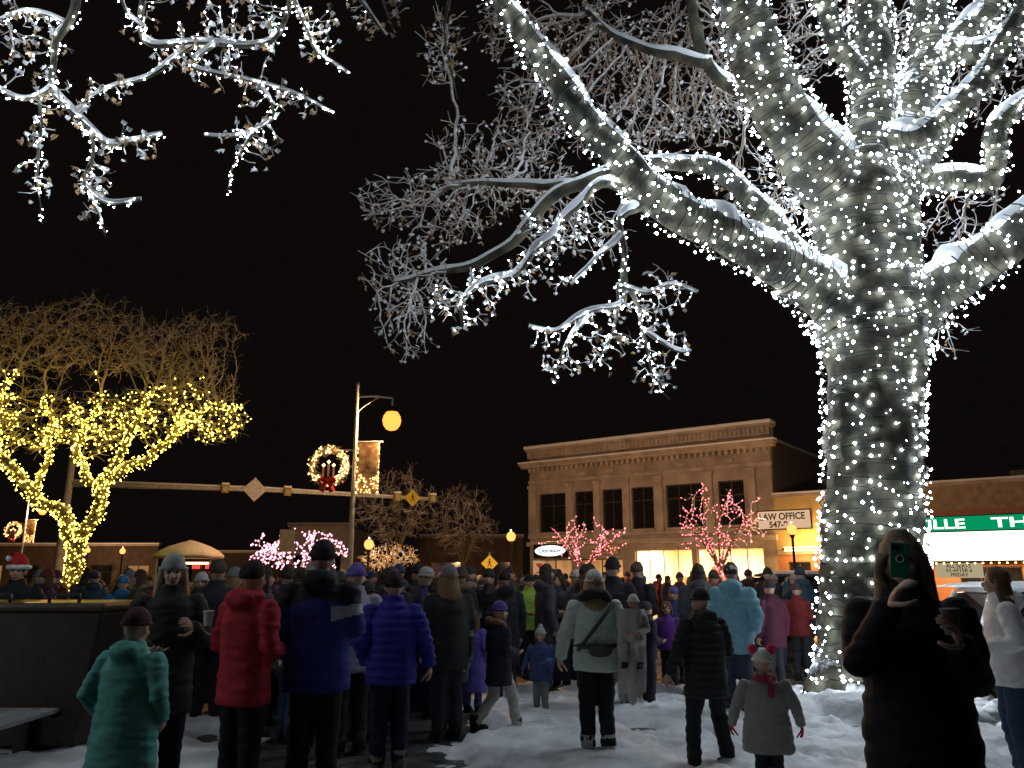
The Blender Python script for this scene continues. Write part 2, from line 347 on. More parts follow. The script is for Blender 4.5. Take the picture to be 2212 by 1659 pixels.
pp(1285,7.9,1.66,0,'woman in pale mint coat and white hat, carrying a baby',jk=mint,tr=(.008,.008,.01),hat=(.7,.7,.62),hair=(.35,.24,.12),hl=.22,arms=('hold','out'),hem=.8,fur=(.015,.012,.012),boot=(.4,.4,.38),wide=1.08,vox=.013,extra=bag)
person(GX(1368,7.8),7.8,.82,math.radians(160),'baby in cream knit hat carried on an arm',jk=(.5,.47,.43),tr=(.4,.38,.35),hat=(.6,.58,.52),kid=.9,legs='sit',z=.62,arms=('front','front'),hem=.82)
b=B(); rows=[]
for i in range(15):
    zz=1.32-.78*i/14; ring=[]
    for k in range(36):
        a=2*math.pi*k/36; rr=(.12-.03*i/14)*(1+.28*math.sin(a*5+i*.3)*(.3+.7*i/14)); ring.append((rr*math.cos(a)*1.15,rr*math.sin(a)*.75,zz-(.06*math.sin(a*3) if i==14 else 0)))
    rows.append(ring)
for r_ in rows: b.v+=r_
for i in range(14):
    for k in range(36): b.f.append((i*36+k,i*36+(k+1)%36,(i+1)*36+(k+1)%36,(i+1)*36+k)); b.m.append(0)
o=b.obj('blanket',cloth((.5,.47,.42)),None,True); o.location=(GX(1360,7.75),7.78,0); tagit(o,'cream knitted blanket hanging from the carried baby','blanket')
pp(1325,10.3,1.84,-10,'man in black jacket, dark cap and faded jeans',jk=(.015,.015,.018),tr=(.12,.18,.28),hat=(.015,.015,.02),hair=(.04,.03,.02),arms=('front','pocket'),legs='walk',hem=.78)
pp(1378,11.8,1.82,-40,'man in black leather jacket with short hair',jk=(.02,.02,.02),tr=(.03,.04,.07),hair=(.08,.05,.03),arms=('front','front'))
pp(1515,7.4,1.5,20,'teenager in black quilted jacket and beanie, legs apart',jk=(.022,.024,.024),tr=(.012,.012,.014),hat=(.02,.022,.022),arms=('front','out'),legs='wide',hem=.7,wide=1.12,kid=.15,puff=1,hood=1,vox=.014)
pp(1638,6.3,1.07,-12,'little girl in grey coat and hat with two red pompoms',jk=(.27,.26,.24),tr=(.012,.012,.014),hat=(.75,.73,.68),pom=[(.09,-.01,.1),(-.09,-.01,.1)],kid=.85,arms=('out','out'),hem=.62,wide=1.2,scarf=(.3,.03,.06),glove=(.55,.02,.03),flare=1.12,vox=.015)
pp(1582,10.,1.78,-25,'man in light blue hooded jacket and cap, back turned',jk=(.2,.42,.52),tr=(.03,.04,.07),hat=(.5,.5,.5),cap=1,hair=(.05,.03,.02),hood=1,arms=('pocket','front'),hem=.72,wide=1.05,vox=.015)
pp(1665,12.2,1.55,15,'woman in maroon coat and dark hat',jk=(.06,.008,.025),hat=(.03,.02,.03),hem=.7)
pp(1722,13.5,1.5,-30,'person in red jacket and dark knit hat',jk=(.13,.01,.01),hat=(.06,.03,.03),tr=(.02,.02,.02),arms=('front','front'))
pp(1440,12.5,1.25,160,'child in purple jacket standing in the crowd',jk=(.15,.04,.3),hair=(.12,.05,.03),hl=.15,kid=.5)
pp(1458,13.5,1.45,150,'child in dark blue coat standing in the crowd',jk=(.03,.05,.2),hat=(.1,.1,.3),kid=.3)
pp(1202,15,1.68,170,'man in tan coat facing the crowd',jk=(.2,.14,.08),hair=(.05,.03,.02),arms=('front','front'))
pp(1142,14,1.65,-160,'person in neon yellow-green jacket',jk=(.28,.45,.05),hat=(.02,.02,.02),arms=('front','front'))
pp(1090,11.2,1.7,10,'person in long black coat and black hood',jk=(.015,.015,.016),hair=(.02,.015,.01),hem=.5,hood=1)
pp(262,13,1.62,30,'person in bright blue hooded coat',jk=(.03,.2,.4),hat=(.03,.2,.4),hood=1,kid=.1)
pp(432,11,1.66,-170,'woman in pale grey hat and white scarf',jk=(.2,.2,.22),hat=(.5,.5,.5),hair=(.3,.2,.1),hl=.2,arms=('front','front'))
pp(32,9.3,1.8,-165,'person in dark coat and red santa hat with white trim',jk=(.02,.02,.02),hat='santa',hair=(.1,.06,.04),arms=('front','pocket'))
pp(2163,6.9,1.68,72,'woman in white hooded coat and blue jeans, side on',jk=(.8,.8,.8),tr=(.03,.05,.1),hair=(.16,.09,.04),hl=.1,hood=1,arms=('front','front'),hem=.78,vox=.014,boot=(.3,.2,.12))
pxx,pyy=GX(1958,3.7),3.7
ph=person(pxx,pyy,1.80,math.radians(154.4),'woman in long black coat taking a picture with a phone',jk=(.014,.014,.018),tr=(.012,.012,.014),hair=(.4,.3,.19),hl=.5,
   arms=(((.2,.15,1.21),(.065,.27,1.44)),((.215,.04,1.14),(.17,.2,1.3))),hem=.35,hood=0,flare=1.12,wide=1.0,vox=.012,face=1,skin=mat('fair_skin',(.7,.48,.38)))
hd=B(); hd.ell((0,-.02,1.655),(.11,.115,.128),28,16,z0=-.55,nz=.08); hd.torus((0,.055,1.63),.093,.022,30,8,M3=Matrix.Rotation(math.pi/2-.15,3,'X'),nz=.5); o=hd.obj('hood',cloth((.2,.17,.12)),ph,True)
b=B(); b.box(-.036,-.005,-.07,.036,.005,.07,0); b.box(-.03,-.009,.04,-.004,-.0052,.061,1)
b.torus((-.0,-.007,.005),.014,.003,18,6,2,M3=Matrix.Rotation(math.pi/2,3,'X'))
o=b.obj('smartphone',[mat('teal_phone_case',(.02,.25,.15),rough=.3,bump=0),M_dark,M_white],None,bevel=.003); o.location=(1.585,3.335,1.672); o.rotation_euler=(.0,.1,-.43); tagit(o,'smartphone in teal case held up before the face','phone')
cup((1.80,3.41,1.375),'grey paper cup held at chest height',(.3,.28,.26))
cup((GX(456,5.95),5.93,1.27),'white paper cup held in a raised hand')
used=[(GX(u,d),d) for u,d in ((262,13),(432,11),(1202,15),(1142,14),(1665,12.2),(1722,13.5),(1440,12.5),(1458,13.5),(1378,11.8),(1325,10.3),(1582,10),(1090,11.2),(768,8),(975,9.2),(1022,10.5),(1078,9),(1167,10.3),(850,7.2),(362,6.3))]
first=set()
cnt=0;tries=0
while cnt<185 and tries<9000:
    tries+=1
    z_=random.random()
    if cnt<22: u,d=rnd(600,1010),rnd(8.6,12)
    elif cnt<28: u,d=rnd(430,600),rnd(8.5,12)
    elif cnt<36: u,d=rnd(1230,1560),rnd(10.8,14)
    elif z_<.6: u,d=rnd(590,1300),rnd(11.5,26)
    elif z_<.8: u,d=rnd(60,560),rnd(12,24)
    else: u,d=rnd(1230,1740),rnd(13,27)
    x=GX(u,d)
    if any((x-a)**2+(d-c)**2<.22 for a,c in used): continue
    used.append((x,d)); i=(cnt*5)%12 if cnt>=12 else cnt; cnt+=1
    if d<12: i=random.choice([0,1,8,10,11,2])
    rz=rnd(-3.1,3.1) if d>12 else rnd(-1.4,1.4)
    if i not in first: first.add(i); r=VAR[i]; r.location=(x,d,0); r.rotation_euler=(0,0,rz)
    else: r=copy_thing(VAR[i],(x,d,0),rz,random.choice([.9,1,1,1.04,.75,.97,.94]))
for i in range(12):
    if i not in first: VAR[i].location=(GX(700+40*i,27),27,0)

# ---------------- ground ----------------
def struct(o): o['kind']='structure'
mg,nt,bs=newmat('wet_asphalt'); N=nt.nodes; L=nt.links
tc=N.new('ShaderNodeTexCoord'); n1=N.new('ShaderNodeTexNoise'); n1.inputs['Scale'].default_value=.7; n1.inputs['Detail'].default_value=8; L.new(tc.outputs['Object'],n1.inputs['Vector'])
mr=N.new('ShaderNodeMapRange'); mr.inputs['From Min'].default_value=.38; mr.inputs['From Max'].default_value=.62; mr.inputs['To Min'].default_value=.2; mr.inputs['To Max'].default_value=.65; L.new(n1.outputs['Fac'],mr.inputs['Value']); L.new(mr.outputs[0],bs.inputs['Roughness'])
rp=N.new('ShaderNodeValToRGB'); rp.color_ramp.elements[0].color=(.03,.03,.032,1); rp.color_ramp.elements[1].color=(.12,.115,.11,1); rp.color_ramp.elements[0].position=.4; rp.color_ramp.elements[1].position=.7
n2=N.new('ShaderNodeTexNoise'); n2.inputs['Scale'].default_value=5; n2.inputs['Detail'].default_value=8; L.new(tc.outputs['Object'],n2.inputs['Vector']); L.new(n2.outputs['Fac'],rp.inputs[0]); L.new(rp.outputs[0],bs.inputs['Base Color'])
bp=N.new('ShaderNodeBump'); bp.inputs['Strength'].default_value=.7; bp.inputs['Distance'].default_value=.03; n3=N.new('ShaderNodeTexNoise'); n3.inputs['Scale'].default_value=25; L.new(tc.outputs['Object'],n3.inputs['Vector']); L.new(n3.outputs['Fac'],bp.inputs['Height']); L.new(bp.outputs[0],bs.inputs['Normal'])
b=B(); b.add([(-400,-100,0),(400,-100,0),(400,700,0),(-400,700,0)],[(0,1,2,3)]); o=b.obj('ground',mg); struct(o)
def sm(a,b_,x): t=max(0,min(1,(x-a)/(b_-a))); return t*t*(3-2*t)
b=B(); st=.06; nx=int(19/st); ny=int(11/st)
feet=[(rnd(-1,9),rnd(6.5,13),rnd(0,3.1)) for _ in range(520)]
grid={}
for fx,fy,fa in feet: grid.setdefault((int(fx//.5),int(fy//.5)),[]).append((fx,fy,math.cos(fa),math.sin(fa)))
for j in range(ny+1):
    for i in range(nx+1):
        x=-8+i*st; y=4+j*st; n_=noise.noise(V((x*.9,y*.9,0)))*.7+noise.noise(V((x*3,y*3,5)))*.25
        lim=13.2-2.2*sm(3,6.2,x)
        m=sm(-.5,.1,x+.35+n_*.9)*sm(0,.7,lim-y+n_)
        e=((x+3.9)/1.7)**2+((y-8.0)/2.3)**2; m=max(m,sm(.0,.5,1-e+n_*.5))
        if y>7.5: m*=1-.9*sm(.16,.42,noise.noise(V((x*.8+9,y*.8,3)))+.3*noise.noise(V((x*4,y*4,3))))*sm(7.5,9.,y)
        g=.1*math.exp(-((x-6.1)**2+(y-9.0)**2)/.6)+.2*math.exp(-((x-3.9)**2+(y-10.1)**2)/.4)+.18*math.exp(-((x-4.9)**2+(y-9.6)**2)/.5)
        fp=.03*noise.noise(V((x*3.5,y*3.5,1)))+.03*noise.noise(V((x*8,y*8,2)))+.022*noise.noise(V((x*19,y*19,2)))
        cx,cy=int(x//.5),int(y//.5)
        for ox in (-1,0,1):
            for oy in (-1,0,1):
                for fx,fy,ca,sa in grid.get((cx+ox,cy+oy),()):
                    dx,dy=x-fx,y-fy; q=((dx*ca+dy*sa)/.15)**2+((dy*ca-dx*sa)/.07)**2
                    if q<4: fp-=.06*math.exp(-q*.9)-.018*math.exp(-(q-2)**2)
        b.v.append((x,y,m*(.09+.03*n_+fp+g)-.03*(1-m)))
for j in range(ny):
    for i in range(nx): k=j*(nx+1)+i; b.f.append((k,k+1,k+nx+2,k+nx+1)); b.m.append(0)
M_gsnow=mat('trodden_snow',(.66,.68,.72),rough=.55,var=.14,scale=2.5,bump=1.,c2=(.8,.82,.85))
o=b.obj('snow',M_gsnow,None,True); struct(o)
FA=-math.atan2(9,12.3); A0=V((1.1,50,0)); MF=Matrix.Translation(A0)@Matrix.Rotation(FA,4,'Z')
def W(x,y,z=0): return MF@V((x,y,z))
def fthing(name,x,y,label,cat,group=None,z=0): return thing(name,W(x,y,z),FA,label,cat,group)
b=B(); q=[W(-60,-28.5,.004),W(70,-28.5,.004),W(70,-4.2,.004),W(-60,-4.2,.004)]; b.add(q,[(0,1,2,3)]); o=b.obj('road',mg); struct(o)
M_conc=mat('concrete',(.22,.21,.2),rough=.7,scale=3,bump=.4)
b=B(); b.box(-.5,-4.2,-.1,60,-.0,.13); o=b.obj('pavement',M_conc,bevel=.02); o.matrix_world=MF; struct(o)
b=B()
for i in range(11): b.box(-1.2+0,-27+i*1.9,.0,1.6,-26.1+i*1.9,.008)
o=b.obj('crosswalk_marking',mat('worn_white_road_paint',(.5,.5,.48),scale=6,var=.4)); o.matrix_world=MF; struct(o)

# ---------------- buildings ----------------
def wallop(b,x0,x1,z0,z1,ops,y0,y1,m=0):
    xs=sorted(set([x0,x1]+[o[0] for o in ops]+[o[2] for o in ops]))
    for a,c in zip(xs,xs[1:]):
        mid=(a+c)/2; oo=sorted([o for o in ops if o[0]<mid<o[2]],key=lambda o:o[1]); z=z0
        for o in oo:
            if o[1]>z: b.box(a,y0,z,c,y1,o[1],m)
            z=o[3]
        if z<z1: b.box(a,y0,z,c,y1,z1,m)
M_stone=mat('tan_stucco',(.36,.3,.26),rough=.85,var=.28,scale=.8,bump=.4)
M_trim=mat('pale_stone_trim',(.42,.36,.31),rough=.8,var=.25,scale=1.5)
M_brd=brick('brown_brick',(.3,.2,.14),(.36,.24,.17),(.22,.2,.18))
M_bro=brick('orange_brick',(.36,.12,.06),(.45,.17,.08),(.35,.3,.25))
M_frame=mat('bronze_frame',(.05,.04,.03),rough=.5)
def window(par,x0,z0,x1,z1,y,nx=2,nz=2,glass=None,w=.06,fm=None):
    b=B(); b.box(x0+.02,y+.06,z0+.02,x1-.02,y+.075,z1-.02); wd=b.obj('window',glass or M_glass,par)
    b=B(); b.box(x0,y,z0,x1,y+.055,z0+w); b.box(x0,y,z1-w,x1,y+.055,z1); b.box(x0,y,z0+w,x0+w,y+.055,z1-w); b.box(x1-w,y,z0+w,x1,y+.055,z1-w)
    for i in range(1,nx): xx=x0+(x1-x0)*i/nx; b.box(xx-w/2,y+.003,z0+w,xx+w/2,y+.05,z1-w)
    for i in range(1,nz): zz=z0+(z1-z0)*(.68 if nz==2 else i/nz); b.box(x0+w,y+.006,zz-w/2,x1-w,y+.047,zz+w/2)
    b.obj('frame',fm or M_frame,wd); return wd
mc=bpy.data.materials.new('clear_shop_glass'); mc.use_nodes=True; nt=mc.node_tree; nt.nodes.clear(); t_=nt.nodes.new('ShaderNodeBsdfTransparent'); g_=nt.nodes.new('ShaderNodeBsdfGlossy'); g_.inputs['Roughness'].default_value=.03; x_=nt.nodes.new('ShaderNodeMixShader'); x_.inputs[0].default_value=.08; o_=nt.nodes.new('ShaderNodeOutputMaterial')
nt.links.new(t_.outputs[0],x_.inputs[1]); nt.links.new(g_.outputs[0],x_.inputs[2]); nt.links.new(x_.outputs[0],o_.inputs[0])
def area(par,loc,sx,sy,e,c,rot=(0,0,0)):
    l=bpy.data.lights.new('shop_light','AREA'); l.shape='RECTANGLE'; l.size=sx; l.size_y=sy; l.energy=e; l.color=c
    o=bpy.data.objects.new('shop_light',l); COL.objects.link(o); o.parent=par; o.location=loc; o.rotation_euler=rot; return o
WX=15.2
bd=fthing('commercial_building',0,0,'two-storey tan building with cornice, upper windows and lit shopfronts','building')
uw=[(.72,2.63),(3.28,4.56),(5.18,6.49),(7.1,8.47),(9.24,11.4),(12.3,13.7)]
sf=[(.6,3.0,.7,2.7),(3.6,6.4,.7,2.7),(7.2,10.6,.5,3.15),(10.9,14.5,.5,3.15)]
ops=[(a,4.3,c,6.65) for a,c in uw]; b=B(); wallop(b,0,WX,3.6,8.9,ops,0,.35)
wallop(b,0,WX,.13,3.6,[(a,z0,c,z1) for a,c,z0,z1 in sf],.0,.35)
b.box(0,.35,.1,.3,16,8.9); b.obj('wall',M_stone,bd)
b=B(); b.box(WX-.3,.352,.1,WX-.002,18,8.7); b.box(.3,17.7,.1,WX-.3,18,8.6); b.obj('wall',M_brd,bd)
b=B(); b.box(.3,.35,8.3,WX-.3,17.7,8.5); b.obj('roof',M_dark,bd)
b=B(); b.box(-.35,-.5,8.25,WX+.35,0,8.42); b.box(-.45,-.62,8.42,WX+.45,0,8.55); b.box(-.1,-.12,8.9,WX+.1,.5,9.35); b.box(-.2,-.25,9.35,WX+.2,.6,9.5); b.box(-.06,-.08,7.3,WX+.06,-.002,7.5)
for i in range(44): xx=.1+i*.345; b.box(xx,-.3,8.02,xx+.14,-.002,8.25)
for i in range(60): xx=.05+i*.253; b.box(xx,-.2,8.97,xx+.1,-.12,9.3)
b.box(-.06,-.3,3.5,WX+.1,-.002,3.75); b.box(-.02,-.16,3.95,WX+.02,-.002,4.15); b.obj('cornice',M_trim,bd,bevel=.015)
b=B()
for xx in (.0,2.75,4.66,6.6,8.6,11.6,13.95):
    w=.48 if xx in (0,2.75,8.6) else .4
    b.box(xx,-.14,4.15,xx+w,-.003,7.0); b.box(xx-.05,-.2,7.0,xx+w+.05,-.003,7.2)
for xx in (.9,3.6,5.5,7.5,10,12.7): b.box(xx,-.05,7.62,xx+.5,-.003,7.82)
b.obj('pilaster',M_trim,bd,bevel=.01)
b=B(); b.box(-.25,-.32,9.5,WX+.25,.62,9.68); b.box(-.48,-.67,8.55,WX+.48,-.13,8.65); b.box(WX-.4,.63,8.702,WX+.05,18,8.85); b.obj('roof_snow',M_snow,bd,bevel=.04)
for k,(a,c) in enumerate(uw):
    window(bd,a,4.3,c,6.65,.14,nx=3 if c-a>2 else 2,nz=2)
    b=B(); b.box(a-.08,-.12,4.2,c+.08,.14,4.3); b.obj('sill',M_trim,bd)
for k,(a,c,z0,z1) in enumerate(sf):
    window(bd,a,z0,c,z1,.12,nx=2 if k<2 else 4,nz=1,glass=mc,fm=mat('alu_frame',(.4,.35,.28),rough=.4) if k>1 else M_frame)
M_int=mat('cream_interior_wall',(.75,.66,.5),scale=2,var=.15); 
b=B(); b.box(.3,6,.13,WX-.3,6.1,3.5); b.box(.3,.36,3.3,WX-.3,6,3.4); b.box(.3,.36,.1,WX-.3,6,.14); b.box(6.8,.36,.14,6.9,6,3.3)
b.box(7.5,5.2,.14,9,5.9,1.7,1); b.box(9.4,5.5,.14,10.2,5.9,2.3,2); b.box(10.6,4.6,.14,12.6,5.3,1.1,1); b.box(13,5.4,.14,14.2,5.9,2.1,2); b.box(8.2,2.4,.14,8.9,3,.95,2); b.box(11.6,1.9,.14,12.6,2.5,.9,1)
b.box(1,3,.14,2.6,3.6,1.5,1); b.box(4,3.4,.14,6,4,1.3,2)
b.obj('shop_interior',[M_int,mat('brown_shelf',(.2,.1,.05)),mat('dark_red_goods',(.25,.05,.04))],bd)
area(bd,(10.8,2.6,3.25),7,3,2300,(1,.72,.4)); area(bd,(3.5,3,3.25),5,3,220,(1,.6,.3))
s1=thing('shop_sign',W(.55,-.31,2.8),FA,'small lit white oval shop sign with dark script','sign')
b=B(); b.box(0,-.1,0,2.4,0,.8,0)
vs=[(1.2+1.1*math.cos(a*.2618),-.108,.4+.32*math.sin(a*.2618)) for a in range(24)]; b.add(vs,[tuple(range(24))],1); b.obj('sign_panel',[M_dark,emis('white_sign_face',(.85,.92,1),1.6)],s1)
text('Clearwater',.36,mat('navy_letter',(.01,.02,.08),bump=0),s1,(1.2,-.125,.3),sx=1.0,align='CENTER')
s2=thing('shop_sign',W(4.6,-.31,2.95),FA,'tan fascia sign with dark capital letters','sign'); b=B(); b.box(0,-.06,0,1.7,0,.5,0); b.obj('sign_panel',mat('tan_sign',(.5,.38,.22)),s2); text('HALLMARK',.3,M_dark,s2,(.03,-.075,.13),sx=.85)
lw=fthing('law_office_building',WX,0,'low one-storey office with cream upper wall and brick base','building')
b=B(); wallop(b,0.003,6.8,.13,2.75,[(.5,.9,1.6,2.4),(4.2,.9,6.2,2.5),(2.6,.13,3.6,2.4)],0,.3,0); b.box(.003,.01,2.75,6.8,.3,5.6,1); b.box(.003,.3,.13,6.8,14,5.3,1); b.obj('wall',[M_bro,mat('cream_stucco',(.55,.42,.2),scale=2,var=.12)],lw)
b=B(); b.box(-.05,-.1,5.6,6.85,.4,5.75); b.box(.0,-.07,2.75,6.8,.0,2.95); b.obj('cornice',M_trim,lw,bevel=.01)
b=B(); b.box(-.05,-.1,5.752,6.85,.4,5.85); b.obj('roof_snow',M_snow,lw,bevel=.02)
window(lw,.5,.9,1.6,2.4,.1); window(lw,4.2,.9,6.2,2.5,.1,nx=3)
b=B(); b.box(2.6,.1,.13,3.6,.18,2.4); b.box(2.75,.08,1.2,3.45,.1,2.2,1); b.obj('door',[M_frame,M_glass],lw)
b=B(); b.box(.4,-.5,2.97,6.6,-.02,3.05,0); b.box(.5,-.42,3.05,6.5,-.34,3.1,1); b.box(.5,-.42,2.92,6.5,-.34,2.97,1); b.obj('canopy',[M_frame,emis('warm_tube',(1,.55,.16),20)],lw)
for xx in (1.6,3.6,5.6): plight(lw,(xx,-.85,3.2),150,(1,.56,.16),.08); plight(lw,(xx,-.95,2.6),90,(1,.5,.16),.08)  # bare point lights added to brighten wall and sign, no fixtures of their own
s3=thing('office_sign',W(14.5,-.5,3.95),FA,'white law office sign board with dark lettering','sign')
b=B(); b.box(0,-.12,0,2.7,0,.98,0); b.box(.06,-.13,.06,2.64,-.1201,.92,1); b.box(.8,0,.3,.9,.5,.4,0); b.box(2.4,0,.3,2.5,.5,.4,0); b.obj('sign_panel',[M_frame,emis('sign_face_lit',(.85,.55,.34),.85)],s3)
text('LAW OFFICE',.46,M_dark,s3,(.12,-.135,.5),sx=.87,bold=.012); text('547-9',.42,M_dark,s3,(.6,-.135,.12),sx=.95,bold=.012)
th=fthing('theatre_building',22.003,0,'one-storey brick theatre with projecting lit marquee','building')
b=B(); wallop(b,0,14,.13,4.6,[(1.2,.5,3.6,2.1),(4.4,.13,6.4,2.3),(7.2,.5,10,2.1)],0,.3,0); b.box(0,.01,4.6,14,.3,5.7,1); b.box(0,.3,.13,14,20,5.5,1); b.box(3,9,5.5,5,11,7.2,1); b.obj('wall',[M_bro,mat('tan_panel',(.33,.25,.17),scale=3)],th)
b=B(); b.box(-.05,-.1,5.7,14.05,.4,5.85); b.obj('cornice',M_trim,th)
b=B(); b.box(-.05,-.1,5.852,14.05,.4,5.95); b.obj('roof_snow',M_snow,th,bevel=.03)
window(th,1.2,.5,3.6,2.1,.1,nx=3,nz=1); window(th,7.2,.5,10,2.1,.1,nx=3,nz=1)
b=B(); b.box(4.4,.1,.13,6.4,.18,2.3); b.box(4.55,.08,.4,5.3,.1,2.15,1); b.box(5.5,.08,.4,6.25,.1,2.15,1); b.obj('door',[M_frame,M_glass],th)
mq=B(); mq.box(-1.7,-2.2,2.25,9,0,4.2,0); marq=mq.obj('marquee',M_dark,th)
b=B(); b.box(-1.65,-2.22,2.32,8.95,-2.201,3.5); b.obj('light_panel',emis('marquee_white',(1,.93,.72),3.2),marq)
b=B(); b.box(-1.65,-2.22,3.56,8.95,-2.201,4.15); b.obj('sign_panel',emis('marquee_green',(.0,.33,.12),.9),marq)
text('COLVILLE',.56,emis('marquee_letter',(1,1,1),1.5),marq,(1.95,-2.235,3.66),sx=1.5,bold=.012,align='RIGHT')
text('THEATRE',.56,emis('marquee_letter',(1,1,1),1.5),marq,(2.9,-2.235,3.66),sx=1.8,bold=.012)
b=B()
for i in range(34): b.ell((-.8+i*.29,-2.1,2.22),.035,8,6)
b.obj('light_string',emis('soffit_bulb',(1,.5,.12),12),marq)
s4=thing('reader_board',W(22.6,-2.0,1.62),FA,'white reader board with black letters under the marquee','sign'); b=B(); b.box(0,-.08,0,1.75,0,.6,0); b.box(.1,-.05,.6,.14,-.02,.66,1); b.box(1.6,-.05,.6,1.64,-.02,.66,1); b.obj('sign_panel',[emis('reader_face',(.6,.5,.3),.7),M_dark],s4)
for i,t in enumerate(('ALL SEATS','$3 AFTER 6','FRIDAY')): text(t,.2,M_dark,s4,(.87,-.09,.42-.18*i),sx=1,align='CENTER',bold=.003)
area(th,(4,-1.1,2.2),8,1.6,450,(1,.55,.2))
b=B(); b.tube([(0,0,0),(0,0,3.2)],.04,6); 
for i in range(4): b.box(-.7+.1*i,-.02,1.8+.35*i,.7-.1*i,.02,1.84+.35*i)
o=b.obj('roof_aerial',M_dark); o.location=W(25,8,5.5); tagit(o,'thin dark aerial mast on the low roof','aerial')
def lowb(u0,u1,d,h,c,label,lit=0):
    x0,x1=GX(u0,d),GX(u1,d); r=thing('low_building',(x0,d,0),0,label,'building'); w=x1-x0
    n=max(2,int(w/3)); ops=[(w*(i+.2)/n,.8,w*(i+.8)/n,h*.62) for i in range(n)]
    b=B(); wallop(b,0,w,0,h,ops,0,.3); b.box(0,.3,0,.3,10,h); b.box(w-.3,.3,0,w,10,h); b.box(.3,.3,h-.3,w-.3,10,h-.1); b.obj('wall',mat('wall_%d'%u0,c,scale=1.5),r)
    b=B(); b.box(-.1,-.12,h,w+.1,.4,h+.18); b.obj('cornice',M_trim,r)
    b=B(); b.box(-.1,-.12,h+.182,w+.1,.4,h+.28); b.obj('roof_snow',M_snow,r)
    for a,z0,c_,z1 in ops: window(r,a,z0,c_,z1,.12,glass=emis('lit_office',(1,.5,.18),.3) if lit and random.random()<.3 else None)
lowb(615,745,58,5.2,(.5,.45,.42),'pale low building with snow on the parapet')
lowb(905,1130,62,4.6,(.2,.14,.1),'long low tan building across the street',1)
lowb(-150,330,75,4.5,(.08,.06,.05),'dark low shop row',1); lowb(340,600,80,4,(.07,.06,.05),'dark low brick building')
# ---------------- trees ----------------
def cat(pts,k=6):
    out=[];n=len(pts)
    for i in range(n-1):
        p0=pts[max(i-1,0)];p1=pts[i];p2=pts[i+1];p3=pts[min(i+2,n-1)]
        for j in range(k):
            t=j/k; out.append(tuple(.5*((2*b_)+(-a+c)*t+(2*a-5*b_+4*c-d)*t*t+(-a+3*b_-3*c+d)*t**3) for a,b_,c,d in zip(p0,p1,p2,p3)))
    out.append(tuple(pts[-1])); return out
def limb(*q,k=6,wob=.02):
    pts=[]
    for u,v,d,w in q:
        p=P(u,v,d); pts.append((p.x,p.y,p.z,w*d/3444))
    o=cat(pts,k); r=[]
    for i,p in enumerate(o):
        r.append((V(p[:3])+V((noise.noise(V(p[:3])*2),noise.noise(V(p[:3])*2+V((9,0,0))),noise.noise(V(p[:3])*2+V((0,9,0)))))*wob*2,p[3]))
    return r
def resample(path,st):
    out=[]; acc=0; last=path[0]; out.append(last)
    for a,b_ in zip(path,path[1:]):
        L_=(b_[0]-a[0]).length
        while acc+L_>=st and L_>1e-6:
            t=(st-acc)/L_; p=a[0].lerp(b_[0],t); r=a[1]+(b_[1]-a[1])*t; out.append((p,r)); L_-=(st-acc); acc=0; a=(p,r)
        acc+=L_
    return out
def wrap(buf,path,pitch,space,br,mwire=0,mb=1,prob=1.,wr=.007,drop=.05):
    fine=resample(path,.02)
    if len(fine)<3: return
    ang=rnd(0,6); t=(fine[1][0]-fine[0][0]).normalized(); a=t.orthogonal().normalized(); pts=[];acc=0;last=None
    for i in range(len(fine)-1):
        p,r=fine[i]; t=(fine[i+1][0]-p).normalized(); a=(a-t*a.dot(t)).normalized(); b_=t.cross(a)
        nsub=max(1,int(2*math.pi*r*.02/pitch/.1)+1)
        for k in range(nsub):
            an=ang+2*math.pi*(.02*k/nsub)/pitch; pt=p+t*(.02*k/nsub+.05*noise.noise(V((an*.7,pitch*99,0))))+(a*math.cos(an)+b_*math.sin(an))*(r*1.04+.012)
            pts.append(pt)
            if last is not None: acc+=(pt-last).length
            last=pt
            if acc>=space:
                acc=rnd(-.8,.8)*space
                if random.random()<prob: buf.octa(pt+(pt-p).normalized()*rnd(.005,.03)+V((rnd(-.02,.02),rnd(-.02,.02),rnd(-drop*1.5,drop))),br*random.choice([.45,.6,.8,1,1.15,1.5]),mb)
        ang+=2*math.pi*.02/pitch
    buf.tube(pts[::2] if len(pts)>4 else pts,wr,3,mwire,False)
def blob(u,v,d,rx,ry,rz,n,lo=0):
    c=P(u,v,d); out=[]
    while len(out)<n:
        p=V((rnd(-1,1),rnd(-1,1),rnd(-1,1)))
        if lo<p.length<1: out.append((c.x+p.x*rx,c.y+p.y*ry,c.z+p.z*rz))
    return out
